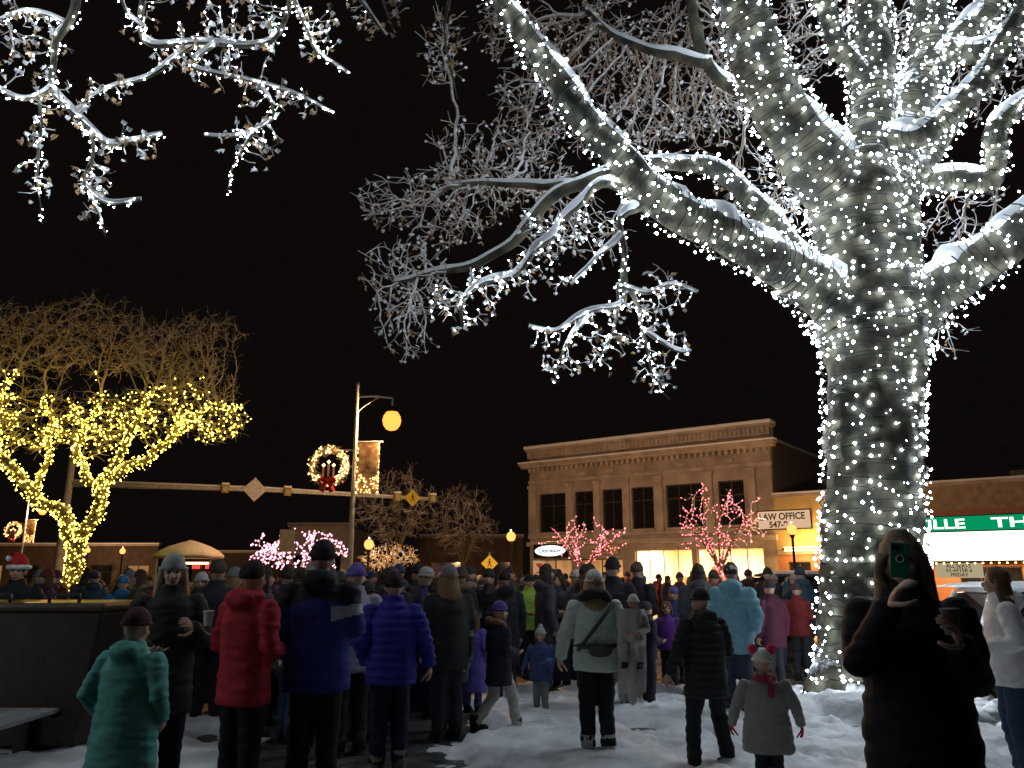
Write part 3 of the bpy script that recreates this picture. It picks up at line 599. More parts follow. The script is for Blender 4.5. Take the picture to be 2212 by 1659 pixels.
def colonize(seeds,attr,step=.14,kill=.2,infl=1.5,iters=90,grav=-.05,jit=.2,rng=3):
    rs=np.random.RandomState(rng); N_=np.array([tuple(s_) for s_ in seeds]); ns=len(N_); par=[-1]*ns; kids=[0]*ns
    A=np.array(attr); D=np.linalg.norm(A[:,None]-N_[None],axis=2); near=D.argmin(1); nd=D.min(1)
    for it in range(iters):
        if len(A)==0: break
        act=nd<infl
        if act.sum()<max(3,len(A)*.02):
            infl*=1.6
            if infl>8: break
            continue
        vec=(A-N_[near])/np.maximum(nd,1e-6)[:,None]; S=np.zeros_like(N_); np.add.at(S,near[act],vec[act])
        idx=[i for i in np.unique(near[act]) if kids[i]<3]
        if not idx: break
        d=S[idx]; d/=np.maximum(np.linalg.norm(d,axis=1),1e-6)[:,None]; d+=rs.normal(0,jit,d.shape); d[:,2]+=grav; d/=np.linalg.norm(d,axis=1)[:,None]
        new=N_[idx]+step*d; base=len(N_); N_=np.vstack([N_,new])
        for i in idx: par.append(i); kids.append(0); kids[i]+=1
        D=np.linalg.norm(A[:,None]-new[None],axis=2); mn=D.min(1); am=D.argmin(1); up=mn<nd; near[up]=am[up]+base; nd[up]=mn[up]
        keep=nd>kill; A=A[keep]; near=near[keep]; nd=nd[keep]
    return N_,par,ns
def twigs(buf,N_,par,ns,r0=.008,pw=2.4,rmax=.05,m=0,cb=None,leafb=None,leafp=.6,lsz=.06,nm=(0,1),fork=0.,flen=.12,lshare=.45):
    n=len(N_); rad=[0.]*n; ch=[[] for _ in range(n)]
    for i in range(n-1,ns-1,-1):
        if rad[i]==0: rad[i]=r0
        else: rad[i]=min(rmax,rad[i]**(1/pw))
        rad[par[i]]+=rad[i]**pw if par[i]>=ns else 0
        ch[par[i]].append(i)
    for i in range(ns,n):
        p=par[i]
        main=max(ch[p],key=lambda k:rad[k]) if ch[p] else -1
        if p<ns or main!=i:
            pts=[V(N_[p])]; rs=[rad[i]*(1.1)]; c=i
            while True:
                pts.append(V(N_[c])); rs.append(rad[c])
                if not ch[c]: break
                c=max(ch[c],key=lambda k:rad[k])
            buf.tube(pts,rs,5 if rs[0]>.014 else 3+1,m,False)
        if fork and rad[i]<.016 and random.random()<fork:
            a=V(N_[i]); dr=(a-V(N_[p])).normalized()
            for q in range(random.choice([1,2])):
                e=(dr+V((rnd(-1,1),rnd(-1,1),rnd(-.8,.9)))).normalized(); m1=a+e*flen*.5*rnd(.6,1.2); e2=(e+V((rnd(-.6,.6),rnd(-.6,.6),rnd(-.5,.5)))).normalized()
                buf.tube([a,m1,m1+e2*flen*.6],[r0*.8,r0*.7,r0*.45],3,m,False)
                if leafb is not None and random.random()<.3:
                    c=m1+e2*flen*.6; k_=lsz*.5; leafb.add([c+V((-k_,0,0)),c+V((0,k_,-.3*k_)),c+V((k_,0,0)),c+V((0,-k_,.2*k_)),c+V((0,0,-k_))],[(0,4,1),(1,4,2),(2,4,3),(3,4,0)],nm[1])
        if leafb is not None and (not ch[i] and random.random()<leafp or random.random()<leafp*.18):
            e=V(N_[i])
            for q in range(random.choice([1,1,2])):
                c=e+V((rnd(-.04,.04),rnd(-.04,.04),rnd(-.08,.0))); a=V((rnd(-1,1),rnd(-1,1),rnd(-1.2,.1))).normalized()*lsz*rnd(.6,1.2); b_=a.cross(V((rnd(-1,1),rnd(-1,1),rnd(-1,1)))).normalized()*lsz*rnd(.5,.8); up=a.cross(b_).normalized()*lsz*.3
                leafb.add([c-a*.5,c-a*.1+b_*.8+up,c+a*.1+b_*.35,c+a*.45+b_*.55+up,c+a*.45+b_*.15,c+a*.9,c+a*.45-b_*.15,c+a*.45-b_*.55+up,c+a*.1-b_*.35,c-a*.1-b_*.8+up,c-up*.5],
                  [(0,10,1),(1,10,2),(2,10,3),(3,10,4),(4,10,5),(5,10,6),(6,10,7),(7,10,8),(8,10,9),(9,10,0)],nm[0] if random.random()<lshare else nm[1])
        if cb: cb(V(N_[i]),rad[i])
    return rad
M_bark=snowtop('sycamore_bark_with_snow',(.022,.022,.014),(.10,.095,.062),.45,.7,3.2)
M_twig=snowtop('snowy_twig',(.16,.13,.1),(.28,.24,.2),-.7,-.05,6,snow=(.8,.8,.82))
M_leaf=mat('dry_leaf',(.36,.24,.12),rough=.8,c2=(.5,.36,.22),bump=0); 
def ridge(buf,path,m=0,k=1.):
    pts=[];rs=[]
    for i in range(len(path)):
        p,r=path[i]; t=(path[min(i+1,len(path)-1)][0]-path[max(i-1,0)][0]).normalized()
        up=V((0,0,1))-t*t.z; sl=up.length
        if sl>.35: pts.append(p+up.normalized()*r*.55+V((0,-.12*r,.015))); rs.append((r*.8+.012)*k*(.9+.35*noise.noise(p*3))*min(1,(sl-.3)*3))
        else:
            if len(pts)>2: buf.tube(pts,rs,14,m,lump=.35)
            pts=[];rs=[]
    if len(pts)>2: buf.tube(pts,rs,14,m,lump=.35)
T={}
T['trunk']=limb((1905,1580,10.8,370),(1900,1530,10.8,290),(1893,1450,10.8,235),(1888,1300,10.8,212),(1885,1100,10.8,202),(1885,900,10.8,198),(1882,760,10.8,205),(1872,650,10.8,225),(1855,520,10.8,196),(1840,420,10.8,200),(1828,350,10.8,170))
T['trunk2']=limb((1955,1150,10.6,40),(1950,950,10.5,75),(1950,750,10.45,100),(1950,600,10.5,88),(1950,450,10.7,72),(1985,370,10.9,60),(2030,300,11,50),(2090,200,11.2,45))
T['a']=limb((1820,430,10.8,150),(1760,350,10.6,155),(1700,260,10.4,132),(1650,160,10.2,122),(1615,60,10,112),(1590,-60,9.8,100),(1560,-250,9.6,90))
T['b']=limb((1860,440,10.9,140),(1880,300,11,105),(1888,150,11.2,88),(1880,30,11.4,80),(1860,-200,11.8,72))
T['c']=limb((1890,450,10.9,140),(1945,300,11.2,110),(1990,180,11.4,92),(2010,80,11.6,85),(2005,-100,12,76))
T['c2']=limb((1900,300,10.8,50),(1940,300,10.6,60),(1990,290,10.4,55),(2060,240,10.2,52),(2120,170,10,50),(2180,80,9.8,48),(2240,-40,9.6,42))
T['c3']=limb((1985,190,11.4,70),(2060,100,11.3,60),(2130,20,11.2,55),(2190,-80,11.1,50))
T['c4']=limb((1885,200,11.2,60),(1830,130,11,50),(1790,40,10.9,45),(1760,-60,10.8,40))
T['c5']=limb((2050,110,11.3,50),(2120,110,11,45),(2200,60,10.8,40),(2280,0,10.6,36))
T['d']=limb((1930,720,10.8,160),(2000,650,10.5,120),(2100,580,10.1,105),(2170,535,9.8,98),(2260,450,9.4,92),(2420,320,9,86))
T['d3']=limb((1980,400,11,60),(2070,388,10.8,55),(2140,390,10.6,52),(2150,330,10.5,50),(2150,280,10.45,46),(2200,230,10.4,42),(2260,200,10.3,38))
T['e']=limb((1850,700,10.8,165),(1790,640,10.7,140),(1725,595,10.6,108),(1650,550,10.3,94),(1540,495,10,88),(1440,445,9.7,88),(1360,370,9.4,78),(1290,290,9.1,70),(1220,200,8.8,64),(1160,110,8.6,58),(1100,30,8.4,52),(1030,-80,8.2,48))
T['f']=limb((1780,620,10.9,80),(1690,510,10.9,54),(1600,410,10.8,44),(1530,358,10.7,38),(1430,355,10.6,28),(1370,350,10.5,20))
T['a2']=limb((1680,240,10.4,60),(1600,200,10.7,36),(1530,140,11,32),(1500,40,11.3,28),(1480,-80,11.5,24))
T['a3']=limb((1530,140,11,30),(1420,110,11.3,22),(1330,80,11.6,18),(1260,20,11.8,14))
T['g']=limb((1370,380,9.4,40),(1290,385,9.6,30),(1190,430,10,26),(1110,520,10.3,23),(1020,575,10.6,18),(940,590,10.8,13),(850,610,11,8))
T['g2']=limb((1250,400,9.8,24),(1160,400,10.3,18),(1060,400,10.7,14),(960,400,11,9))
lit={}
lit['h']=limb((1400,420,9.6,35),(1300,410,9.4,22),(1220,470,9.2,18),(1170,540,9,16),(1100,600,8.9,13),(1010,640,8.8,10),(990,710,8.8,7),wob=.06)
lit['i']=limb((1390,440,9.6,25),(1340,470,9.3,18),(1345,560,9.2,15),(1340,640,9.1,12),(1280,680,9,10),(1210,720,9,8),(1155,705,9,5),wob=.06)
lit['j']=limb((1345,560,9.2,12),(1370,640,9.1,11),(1395,720,9.1,9),(1405,800,9.1,7),(1430,850,9.1,4),wob=.06)
lit['j2']=limb((1395,720,9.1,8),(1440,755,9.1,7),(1485,762,9,4),wob=.05)
lit['k']=limb((1342,610,9.1,10),(1400,640,9,8),(1450,620,8.9,6),(1500,634,8.8,4),wob=.05)
lit['k2']=limb((1280,685,9,9),(1230,750,9,7),(1190,825,9,4),wob=.05)
lit['k3']=limb((1345,520,9.2,11),(1280,560,9.1,8),(1240,620,9,5),wob=.05)
lit['l']=limb((1330,600,9.15,9),(1320,700,9.1,7),(1300,790,9.1,4),wob=.05)
base=V((T['trunk'][0][0].x,10.8,0))
tree=thing('sycamore_tree',base,0,'huge snow-covered sycamore wrapped in white string lights','tree')
b=B()
for k,pth in T.items():
    if k.startswith('trunk'): b.tube([p for p,_ in pth],[r for _,r in pth],36,0,lump=.2)
T0=b.obj('trunk',M_bark,tree,True,off=base)
b=B()
for k,pth in T.items():
    if not k.startswith('trunk'): b.tube([p for p,_ in pth],[r for _,r in pth],20,0,lump=.22)
for k,pth in lit.items(): b.tube([p for p,_ in pth],[r for _,r in pth],7,0)
b.obj('limb',M_bark,tree,True,off=base)
b=B()
for k in 'a c c2 c3 c4 c5 d d3 e f a2 a3 g g2'.split(): ridge(b,T[k])
for k in lit: ridge(b,lit[k],k=1.1)
b.obj('snow_cover',M_snow,tree,True,off=base)
b=B()
wrap(b,T['trunk'],.16,.27,.0175); wrap(b,T['trunk'],.21,.21,.0165); wrap(b,T['trunk2'],.13,.14,.0175)
b.obj('light_string',[M_wire,E_white],tree,off=base)
b=B()
for k in 'a b c c2 c3 c4 c5 d d3 e f'.split(): wrap(b,[(p,r*1.12) for p,r in T[k]],.14,.21,.017); wrap(b,[(p,r*1.12) for p,r in T[k]],.2,.23,.017)
b.obj('light_string',[M_wire,E_white],tree,off=base)
seeds=[];
for k,pth in T.items():
    if k.startswith('trunk'): continue
    seeds+= [p for p,_ in resample(pth,.15)][4:]
sl=[]
for k,pth in lit.items(): sl+=[p for p,_ in resample(pth,.1)][3:]
at=[]
for q in [(880,600,11,.75,.8,.55,280),(830,440,11.2,.45,.6,.35,110),(960,450,11.2,.9,.9,.5,360),(1010,340,11.6,.6,.9,.5,210),(1130,380,11.6,.9,.9,.6,310),(1150,230,12,.7,1,.9,290),(1250,520,11,.7,.7,.3,70),
  (870,700,10.9,.45,.5,.5,150),(1300,120,12.4,1.2,1.1,1.1,500),(1500,150,12.6,1.3,1.2,1.4,620),(1350,280,12,1.1,.8,.5,270),(1520,260,12.2,.9,.9,.5,230),(1640,400,12.3,.8,.8,.6,140),(1120,60,12,.8,.8,.7,220),(960,100,10.5,.35,.5,.7,60),
  (1750,80,12.5,.9,1,.9,210),(2090,480,12,.8,.8,.5,110),(2140,130,12.5,.8,1,1.1,200),(1960,60,12.8,.8,.8,.8,90),(1700,470,11.5,.4,.5,.4,45),(2040,720,11.5,.3,.3,.4,25)]: at+=blob(*q)
N_,par,ns=colonize(seeds,at,.13,.14,1.2,90,-.03,.22)
b=B(); lf=B(); twigs(b,N_,par,ns,.0075,2.3,.045,0,None,lf,.8,.062,fork=.5,flen=.2,lshare=.5)
b.obj('crown',M_twig,tree,False,off=base); o=lf.obj('leaf_cluster',[M_leaf,M_snow],tree,off=base); o['kind']='stuff'
at=[]
for q in [(1000,660,8.8,.5,.4,.3,60),(1060,600,8.9,.4,.4,.25,45),(1150,580,9,.4,.4,.3,40),(1250,500,9.2,.5,.4,.3,50),(1430,620,9,.35,.4,.3,45),(1360,700,9.1,.35,.35,.5,60),(1290,740,9,.35,.35,.4,45),(1420,800,9.1,.25,.3,.3,35),(1200,760,9,.25,.3,.35,35),(1450,700,9,.25,.3,.3,25),(1170,480,9.2,.4,.4,.2,30)]: at+=blob(*q)
N_,par,ns=colonize(sl,at,.085,.11,1,70,-.12,.22,5)
b=B(); lf=B(); ls=B()
def cb(p,r):
    if random.random()<.6: ls.octa(p+V((rnd(-.015,.015),rnd(-.015,.015),rnd(-.02,.02))),.010*rnd(.6,1.4),1)
twigs(b,N_,par,ns,.007,2.4,.02,0,cb,lf,.85,.06,fork=.3,flen=.12,lshare=.5)
for k in lit:
    for p,r in resample(lit[k],.06): ls.octa(p+V((rnd(-1,1),rnd(-1,1),rnd(-1,1))).normalized()*(r*1.2+.014),.0115*rnd(.7,1.3),1)
    ls.tube([p+V((0,0,-r)) for p,r in resample(lit[k],.1)],.004,3,0,False)
b.obj('crown',M_twig,tree,off=base); o=lf.obj('leaf_cluster',[M_leaf,M_snow],tree,off=base); o['kind']='stuff'; ls.obj('light_string',[M_wire,E_white],tree,off=base)
nb=V((-7.2,4.6,0)); nt_=thing('sycamore_tree',nb,0,'snowy sycamore with drooping lit branches hanging overhead','tree')
def wl(*q,k=6): return [(V(p[:3]),p[3]) for p in cat(list(q),k)]
tk=wl((-7.2,4.6,-.1,.5),(-7.15,4.6,1.2,.4),(-7.1,4.65,3,.36),(-7,4.7,5,.33),(-6.9,4.8,7,.26),(-6.7,5,9,.2))
p1=P(170,-60,6); p2=P(320,-60,6.2); p3=P(640,-60,6.4)
br=[wl((-7,4.7,5.2,.2),(-5.6,5,7,.13),(p1.x-.5,p1.y-.3,p1.z+.6,.08),(p1.x,p1.y,p1.z,.05)),
    wl((-6.9,4.75,6.4,.2),(-5,5,8,.14),(p2.x,p2.y-.2,p2.z+.8,.09),((p2.x+p3.x)/2,6.2,p3.z+.7,.07),(p3.x,p3.y,p3.z+.1,.05),(p3.x+1.2,6.3,p3.z+.5,.03)),
    wl((-5,5,8,.1),(-4.1,5.6,7.8,.07),(p2.x,p2.y,p2.z,.04)), wl((-6.9,4.75,6.4,.16),(-5,3,8,.12),(-2.5,2,9,.09),(0,1.5,9.2,.06)),wl((-7,4.7,5.4,.15),(-6,3,7,.1),(-4.5,1,7.6,.07),(-2,.5,7.8,.04))]  # last two limbs stay out of view; added with bulbs to light the crowd
dr=[limb((170,-60,6,28),(160,50,6,20),(120,110,6,16),(115,190,6,15),(185,270,6,13),(240,315,6,10),(350,300,6,6),wob=.03),
 limb((185,270,6,10),(200,340,6,9),(190,400,6,8),(230,440,6,6),(300,432,6,4),wob=.03),limb((190,400,6,7),(210,460,6,5),(225,510,6,3),wob=.02),
 limb((118,180,6,10),(60,215,6,8),(5,195,6,7),(-60,150,6,6),wob=.03),limb((90,205,6,8),(75,300,6,7),(95,380,6,5),(92,480,6,3),wob=.03),limb((150,60,6,9),(60,30,6,8),(-30,60,6,7),wob=.03),
 limb((320,-60,6.2,22),(300,40,6.2,15),(330,95,6.2,13),(440,100,6.2,12),(545,100,6.3,12),(600,60,6.35,12),(640,-60,6.4,20),wob=.03),
 limb((430,100,6.2,9),(350,140,6.2,8),(290,170,6.2,6),(190,212,6.2,3),wob=.03),limb((470,100,6.2,9),(420,150,6.2,7),(520,170,6.2,6),(600,200,6.2,5),(720,238,6.2,3),wob=.03),
 limb((560,190,6.2,7),(590,250,6.2,6),(530,290,6.2,5),(440,290,6.2,3),wob=.02),limb((560,270,6.2,5),(510,350,6.2,4),(495,425,6.2,3),wob=.02),
 limb((630,0,6.4,12),(665,70,6.4,9),(700,130,6.4,7),(745,160,6.4,4),wob=.03),limb((800,-60,6.6,12),(830,0,6.6,8),(850,60,6.6,5),wob=.02),limb((250,-60,6.1,9),(270,20,6.1,7),(310,60,6.1,5),wob=.02),
 limb((980,-40,8,12),(960,60,8,8),(975,140,8,6),(990,215,8,3),wob=.02),
 limb((640,-40,6.4,12),(740,-20,6.5,9),(790,10,6.6,7),(835,70,6.6,4),wob=.03)]
b=B(); b.tube([p for p,_ in tk],[r for _,r in tk],20,0,lump=.15); b.obj('trunk',M_bark,nt_,True,off=nb)
b=B(); 
for p_ in br: b.tube([p for p,_ in p_],[r for _,r in p_],12,0,lump=.15)
for p_ in dr: b.tube([p for p,_ in p_],[r for _,r in p_],7,0)
b.obj('limb',M_bark,nt_,True,off=nb)
b=B(); 
for p_ in br: ridge(b,p_)
for p_ in dr: ridge(b,p_,k=1.0)
b.obj('snow_cover',M_snow,nt_,True,off=nb)
sd=[]; 
for p_ in dr: sd+=[p for p,_ in resample(p_,.06)][2:]
at=[]
for q in [(60,90,6,.3,.3,.35,50),(130,230,6,.28,.3,.25,38),(210,390,6,.2,.2,.3,36),(80,330,6,.15,.2,.4,26),(300,310,6,.25,.2,.1,22),(20,20,6,.3,.3,.2,30),(350,80,6.2,.35,.3,.25,36),(450,130,6.2,.4,.3,.2,42),(560,190,6.2,.35,.3,.3,48),(560,60,6.3,.4,.3,.25,40),(540,300,6.2,.28,.2,.25,32),(680,60,6.4,.25,.25,.35,32),(820,20,6.6,.35,.2,.25,32),(240,190,6.2,.25,.2,.15,20),(960,90,8,.3,.3,.5,35),(480,20,6.3,.4,.3,.2,26),(650,215,6.2,.22,.2,.12,14)]: at+=blob(*q)
N_,par,ns=colonize(sd,at,.06,.08,.8,60,-.1,.22,9)
b=B(); lf=B(); ls=B()
def cb2(p,r):
    if p.x<-1.4 and random.random()<.45: ls.octa(p+V((rnd(-.01,.01),rnd(-.01,.01),rnd(-.015,.015))),.006*rnd(.7,1.4),1)
twigs(b,N_,par,ns,.0055,2.5,.014,0,cb2,lf,.95,.058,fork=.2,flen=.08,lshare=.6)
for i,p_ in enumerate(dr):
    if i in (12,14,15): continue
    for p,r in resample(p_,.032): ls.octa(p+V((rnd(-1,1),rnd(-1,1),rnd(-1,1))).normalized()*(r*1.5+.014),.0066*rnd(.7,1.4),1)
    ls.tube([p+V((0,0,-r)) for p,r in resample(p_,.08)],.003,3,0,False)
for p_ in br: wrap(ls,p_,.12,.11,.013)
wrap(ls,tk,.16,.15,.015)
b.obj('crown',M_twig,nt_,off=nb); o=lf.obj('leaf_cluster',[M_leaf,M_snow],nt_,off=nb); o['kind']='stuff'; ls.obj('light_string',[M_wire,E_near],nt_,off=nb)
M_bk2=snowtop('honeylocust_bark',(.12,.1,.07),(.22,.18,.12),.5,.8,6)
yd=20
yl=[limb((160,1300,yd,42),(160,1230,yd,32),(162,1160,yd,30),k=6,wob=.03),
 limb((160,1175,yd,28),(130,1110,yd,24),(60,1060,yd-.4,22),(10,990,yd-.6,20),(-10,920,yd-.8,16),(10,860,yd-.8,11),(30,800,yd-.8,6),wob=.1),
 limb((165,1170,yd,28),(205,1110,yd,24),(230,1040,yd,20),(290,1010,yd+.3,18),(350,965,yd+.4,14),(385,920,yd+.5,10),(440,880,yd+.5,8),(520,880,yd+.5,4),wob=.1),
 limb((225,1050,yd,15),(270,960,yd-.3,13),(300,900,yd-.4,9),(330,850,yd-.4,5),wob=.1),limb((215,1080,yd,15),(175,1000,yd+.4,12),(180,930,yd+.6,9),(220,870,yd+.6,5),wob=.1),
 limb((75,1065,yd,15),(100,990,yd+.3,11),(110,920,yd+.4,8),(100,860,yd+.4,5),wob=.1),limb((5,985,yd-.6,14),(-60,900,yd,10),(-100,830,yd,6),wob=.1)]
yb=V((P(160,1250,yd).x,yd,0)); yt=thing('street_tree',yb,0,'vase-shaped bare tree wrapped in warm yellow lights','tree')
b=B(); b.tube([V((yb.x,yd,-.05))]+[q[0] for q in yl[0]],[.34]+[q[1] for q in yl[0]],14,0); b.obj('trunk',M_bk2,yt,True,off=yb)
b=B()
for p_ in yl[1:]: b.tube([p for p,_ in p_],[r for _,r in p_],10,0)
b.obj('limb',M_bk2,yt,True,off=yb)
sd=[]
for p_ in yl[1:]: sd+=[p for p,_ in resample(p_,.2)][6:]
at=[]
for q in [(60,910,yd,1.2,1.5,.9,250),(200,910,yd,1,1.5,.8,220),(340,890,yd,1.2,1.5,.7,250),(460,900,yd+.3,.9,1.2,.75,230),(-80,880,yd,1,1.5,.9,110),(420,830,yd,1.2,1.2,.4,140),
   (60,740,yd,1.5,1.8,1,420),(220,730,yd,1.5,1.8,1.0,440),(380,770,yd,1.3,1.6,.9,360),(450,720,yd,.9,1.,.5,120),(-80,740,yd,1.3,1.5,1,190)]: at+=blob(*q)
N_,par,ns=colonize(sd,at,.15,.15,1.3,80,.16,.2,11)
b=B(); ls=B()
def cb3(p,r):
    lim=6.1+1.1*noise.noise(p*.8)+.5*noise.noise(p*2)
    if p.z<lim and random.random()<.6: 
        ls.octa(p+V((rnd(-.05,.05),rnd(-.05,.05),rnd(-.05,.05))),.02*rnd(.6,1.4),1)
        if random.random()<.5: ls.octa(p+V((rnd(-.12,.12),rnd(-.12,.12),rnd(-.1,.1))),.018*rnd(.6,1.3),1)
twigs(b,N_,par,ns,.0065,2.4,.035,0,cb3,fork=.9,flen=.28)
for i,p_ in enumerate(yl): wrap(ls,[(p,r) for p,r in p_ if p.z<7.2],.12,.08,.018); wrap(ls,[(p,r) for p,r in p_ if p.z<7.2],.19,.08,.018)
b.obj('crown',snowtop('fine_frosted_twig',(.28,.22,.13),(.42,.34,.2),.2,.7,5),yt,off=yb); ls.obj('light_string',[M_wire,E_yel],yt,off=yb)

def small_tree(u,d,v0,v1,w,em,label,seed=1,n=240,br_=.022,leaf=False,prob=.8):
    top=P(u,v0,d).z; cb_=P(u,v1,d).z; bx=GX(u,d); base=V((bx,d,0)); r=thing('street_tree',base,0,label,'tree','small decorated street trees' if em else None)
    H_=top-cb_; b=B(); fork=max(.9,cb_-.1*H_)
    b.tube([(bx,d,-.05),(bx+.03,d,fork*.5),(bx,d,fork)],[.11,.08,.07],8); b.obj('trunk',M_bk2,r,True,off=base)
    seeds=[];lb=B(); ls=B()
    random.seed(seed)
    for i in range(7):
        a=i*.9+rnd(-.3,.3); q=[(V((bx,d,fork)),.05),(V((bx+math.cos(a)*w*.3,d+math.sin(a)*w*.3,fork+H_*.35)),.035),(V((bx+math.cos(a)*w*.6,d+math.sin(a)*w*.6,fork+H_*.6)),.02)]
        q=[(V(t[:3]),t[3]) for t in cat([(p.x,p.y,p.z,rr) for p,rr in q],5)]
        lb.tube([p for p,_ in q],[rr for _,rr in q],6); seeds+=[p for p,_ in resample(q,.15)][2:]
        if em: wrap(ls,q,.14,.2,br_*.8)
    lb.obj('limb',M_bk2,r,True,off=base)
    at=[]
    while len(at)<n:
        p=V((rnd(-1,1),rnd(-1,1),rnd(-1,1)))
        if .35<p.length<1 and noise.noise(p*2.2+V((seed,0,0)))>-.15: at.append((bx+p.x*w,d+p.y*w,(top+cb_)/2+p.z*H_/2*.98))
    N_,par,ns=colonize(seeds,at,.14,.2,1.6,60,.05,.3,seed)
    b=B(); lf=B()
    def c(p,r_):
        if em and random.random()<prob: ls.octa(p+V((rnd(-.03,.03),rnd(-.03,.03),rnd(-.03,.03))),br_*rnd(.6,1.3),1)
    twigs(b,N_,par,ns,.007,2.4,.03,0,c,lf if leaf else None,.9,.12,nm=(0,0),fork=0 if em else .8,flen=.3)
    b.obj('crown',M_twig,r,off=base)
    if em:
        wrap(ls,[(V((bx,d,.3)),.1),(V((bx+.03,d,fork*.5)),.08),(V((bx,d,fork)),.07)],.12,.12,br_); ls.obj('light_string',[M_wire,em],r,off=base)
    if leaf: o=lf.obj('leaf_cluster',[leaf],r,off=base); o['kind']='stuff'
small_tree(1262,37,1112,1225,2.1,E_pink,'small bare tree strung with pink-red lights at the kerb',seed=3,n=130,br_=.032,prob=.6)
small_tree(1560,32,1035,1215,2.1,E_pink,'spreading bare tree strung with pink-red lights at the kerb',seed=4,n=160,br_=.028,prob=.6)
small_tree(640,30,1135,1245,2.0,E_pinkw,'low tree densely wrapped in pale pink lights',seed=6,n=280,br_=.038,prob=1)
M_fol=mat('amber_foliage',(.12,.09,.04),c2=(.2,.15,.07),bump=0)
small_tree(850,46,1000,1190,2.6,None,'leafy tree with frosted foliage in the dark',seed=8,n=420,leaf=M_fol)
small_tree(1000,50,1042,1210,2.2,None,'dark frosted tree by the road',seed=9,n=380,leaf=M_fol)
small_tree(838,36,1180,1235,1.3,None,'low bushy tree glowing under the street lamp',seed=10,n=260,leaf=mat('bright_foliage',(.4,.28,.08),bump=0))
random.seed(21)
# ---------------- street furniture ----------------
def globe_lamp(u,v,d,label,r=.2,pw=400):
    p=P(u,v,d); t=thing('street_lamp',(p.x,d,0),0,label,'street lamp','globe street lamps')
    b=B(); b.lathe((0,0,0),[(.16,0),(.16,.12),(.11,.2),(.07,.5),(.05,.6),(.045,p.z-.35),(.08,p.z-.3),(.1,p.z-.22)],14); b.obj('post',M_dark,t,True)
    b=B(); b.ell((0,0,p.z-.02),(r,r,r*1.08),18,12); b.obj('lamp_globe',emis('lamp_globe_small',(1,.33,.08),2.6),t,True)
    b=B(); b.lathe((0,0,p.z+r-.01),[(.07,0),(.05,.04),(.01,.09)],10); b.obj('finial',M_dark,t,True)
    plight(t,(0,0,p.z+r+.2),pw,(1,.58,.3),.15)
globe_lamp(797,1175,34,'short dark street lamp with lit orange globe'); globe_lamp(1104,1158,36,'short dark street lamp with lit orange globe',pw=800); globe_lamp(1710,1142,30,'dark street lamp with lit orange globe before the office',r=.17,pw=650)
globe_lamp(265,1190,60,'distant lit street lamp beyond the crowd'); globe_lamp(190,1188,70,'distant lit street lamp beyond the crowd'); 
def wreath(par,c,R,em,k=1.):
    b=B(); M3=Matrix.Rotation(math.pi/2,3,'X')
    b.torus(c,R,R*.2,36,7,0,M3=M3,nz=.4)
    for i in range(420):
        a=rnd(0,6.283); rr=R+rnd(-.27,.27)*R; p=V(c)+V((rr*math.cos(a),rnd(-.2,.2)*R,rr*math.sin(a))); q=V((rnd(-1,1),rnd(-1,1),rnd(-1,1)))*.12*k
        b.add([p,p+q,p+V((q.y,q.z,q.x))*.5],[(0,1,2)],0)
    w=b.obj('wreath',mat('pine_garland',(.4,.33,.24),bump=0),par)
    b=B()
    for i in range(150): a=rnd(0,6.283); rr=R+rnd(-.24,.24)*R; b.octa(V(c)+V((rr*math.cos(a),-R*.24+rnd(-.04,.02),rr*math.sin(a))),.026*k*rnd(.6,1.3),0)
    b.obj('light_string',em,w)
    b=B(); c=V(c)
    for s_ in (1,-1): b.ell(c+V((s_*R*.3,-R*.25,-R*.85)),(R*.3,.06,R*.2),10,8); b.tube([c+V((0,-R*.25,-R*.85)),c+V((s_*R*.2,-R*.25,-R*1.15)),c+V((s_*R*.32,-R*.25,-R*1.5))],[.04,.08*k,.1*k],6)
    b.ell(c+V((0,-R*.3,-R*.85)),R*.13,8,6); b.obj('bow',cloth((.5,.02,.02)),w,True)
    b=B()
    for i,x in enumerate((-.3,0,.3)): b.tube([c+V((x*R,-R*.1,-R*.6)),c+V((x*R,-R*.1,(.15 if i==1 else -.05)*R))],.035*k,8); b.octa(c+V((x*R,-R*.1,(.27 if i==1 else .07)*R)),.06*k,1)
    b.obj('candle',[cloth((.6,.3,.25)),E_warm],w)
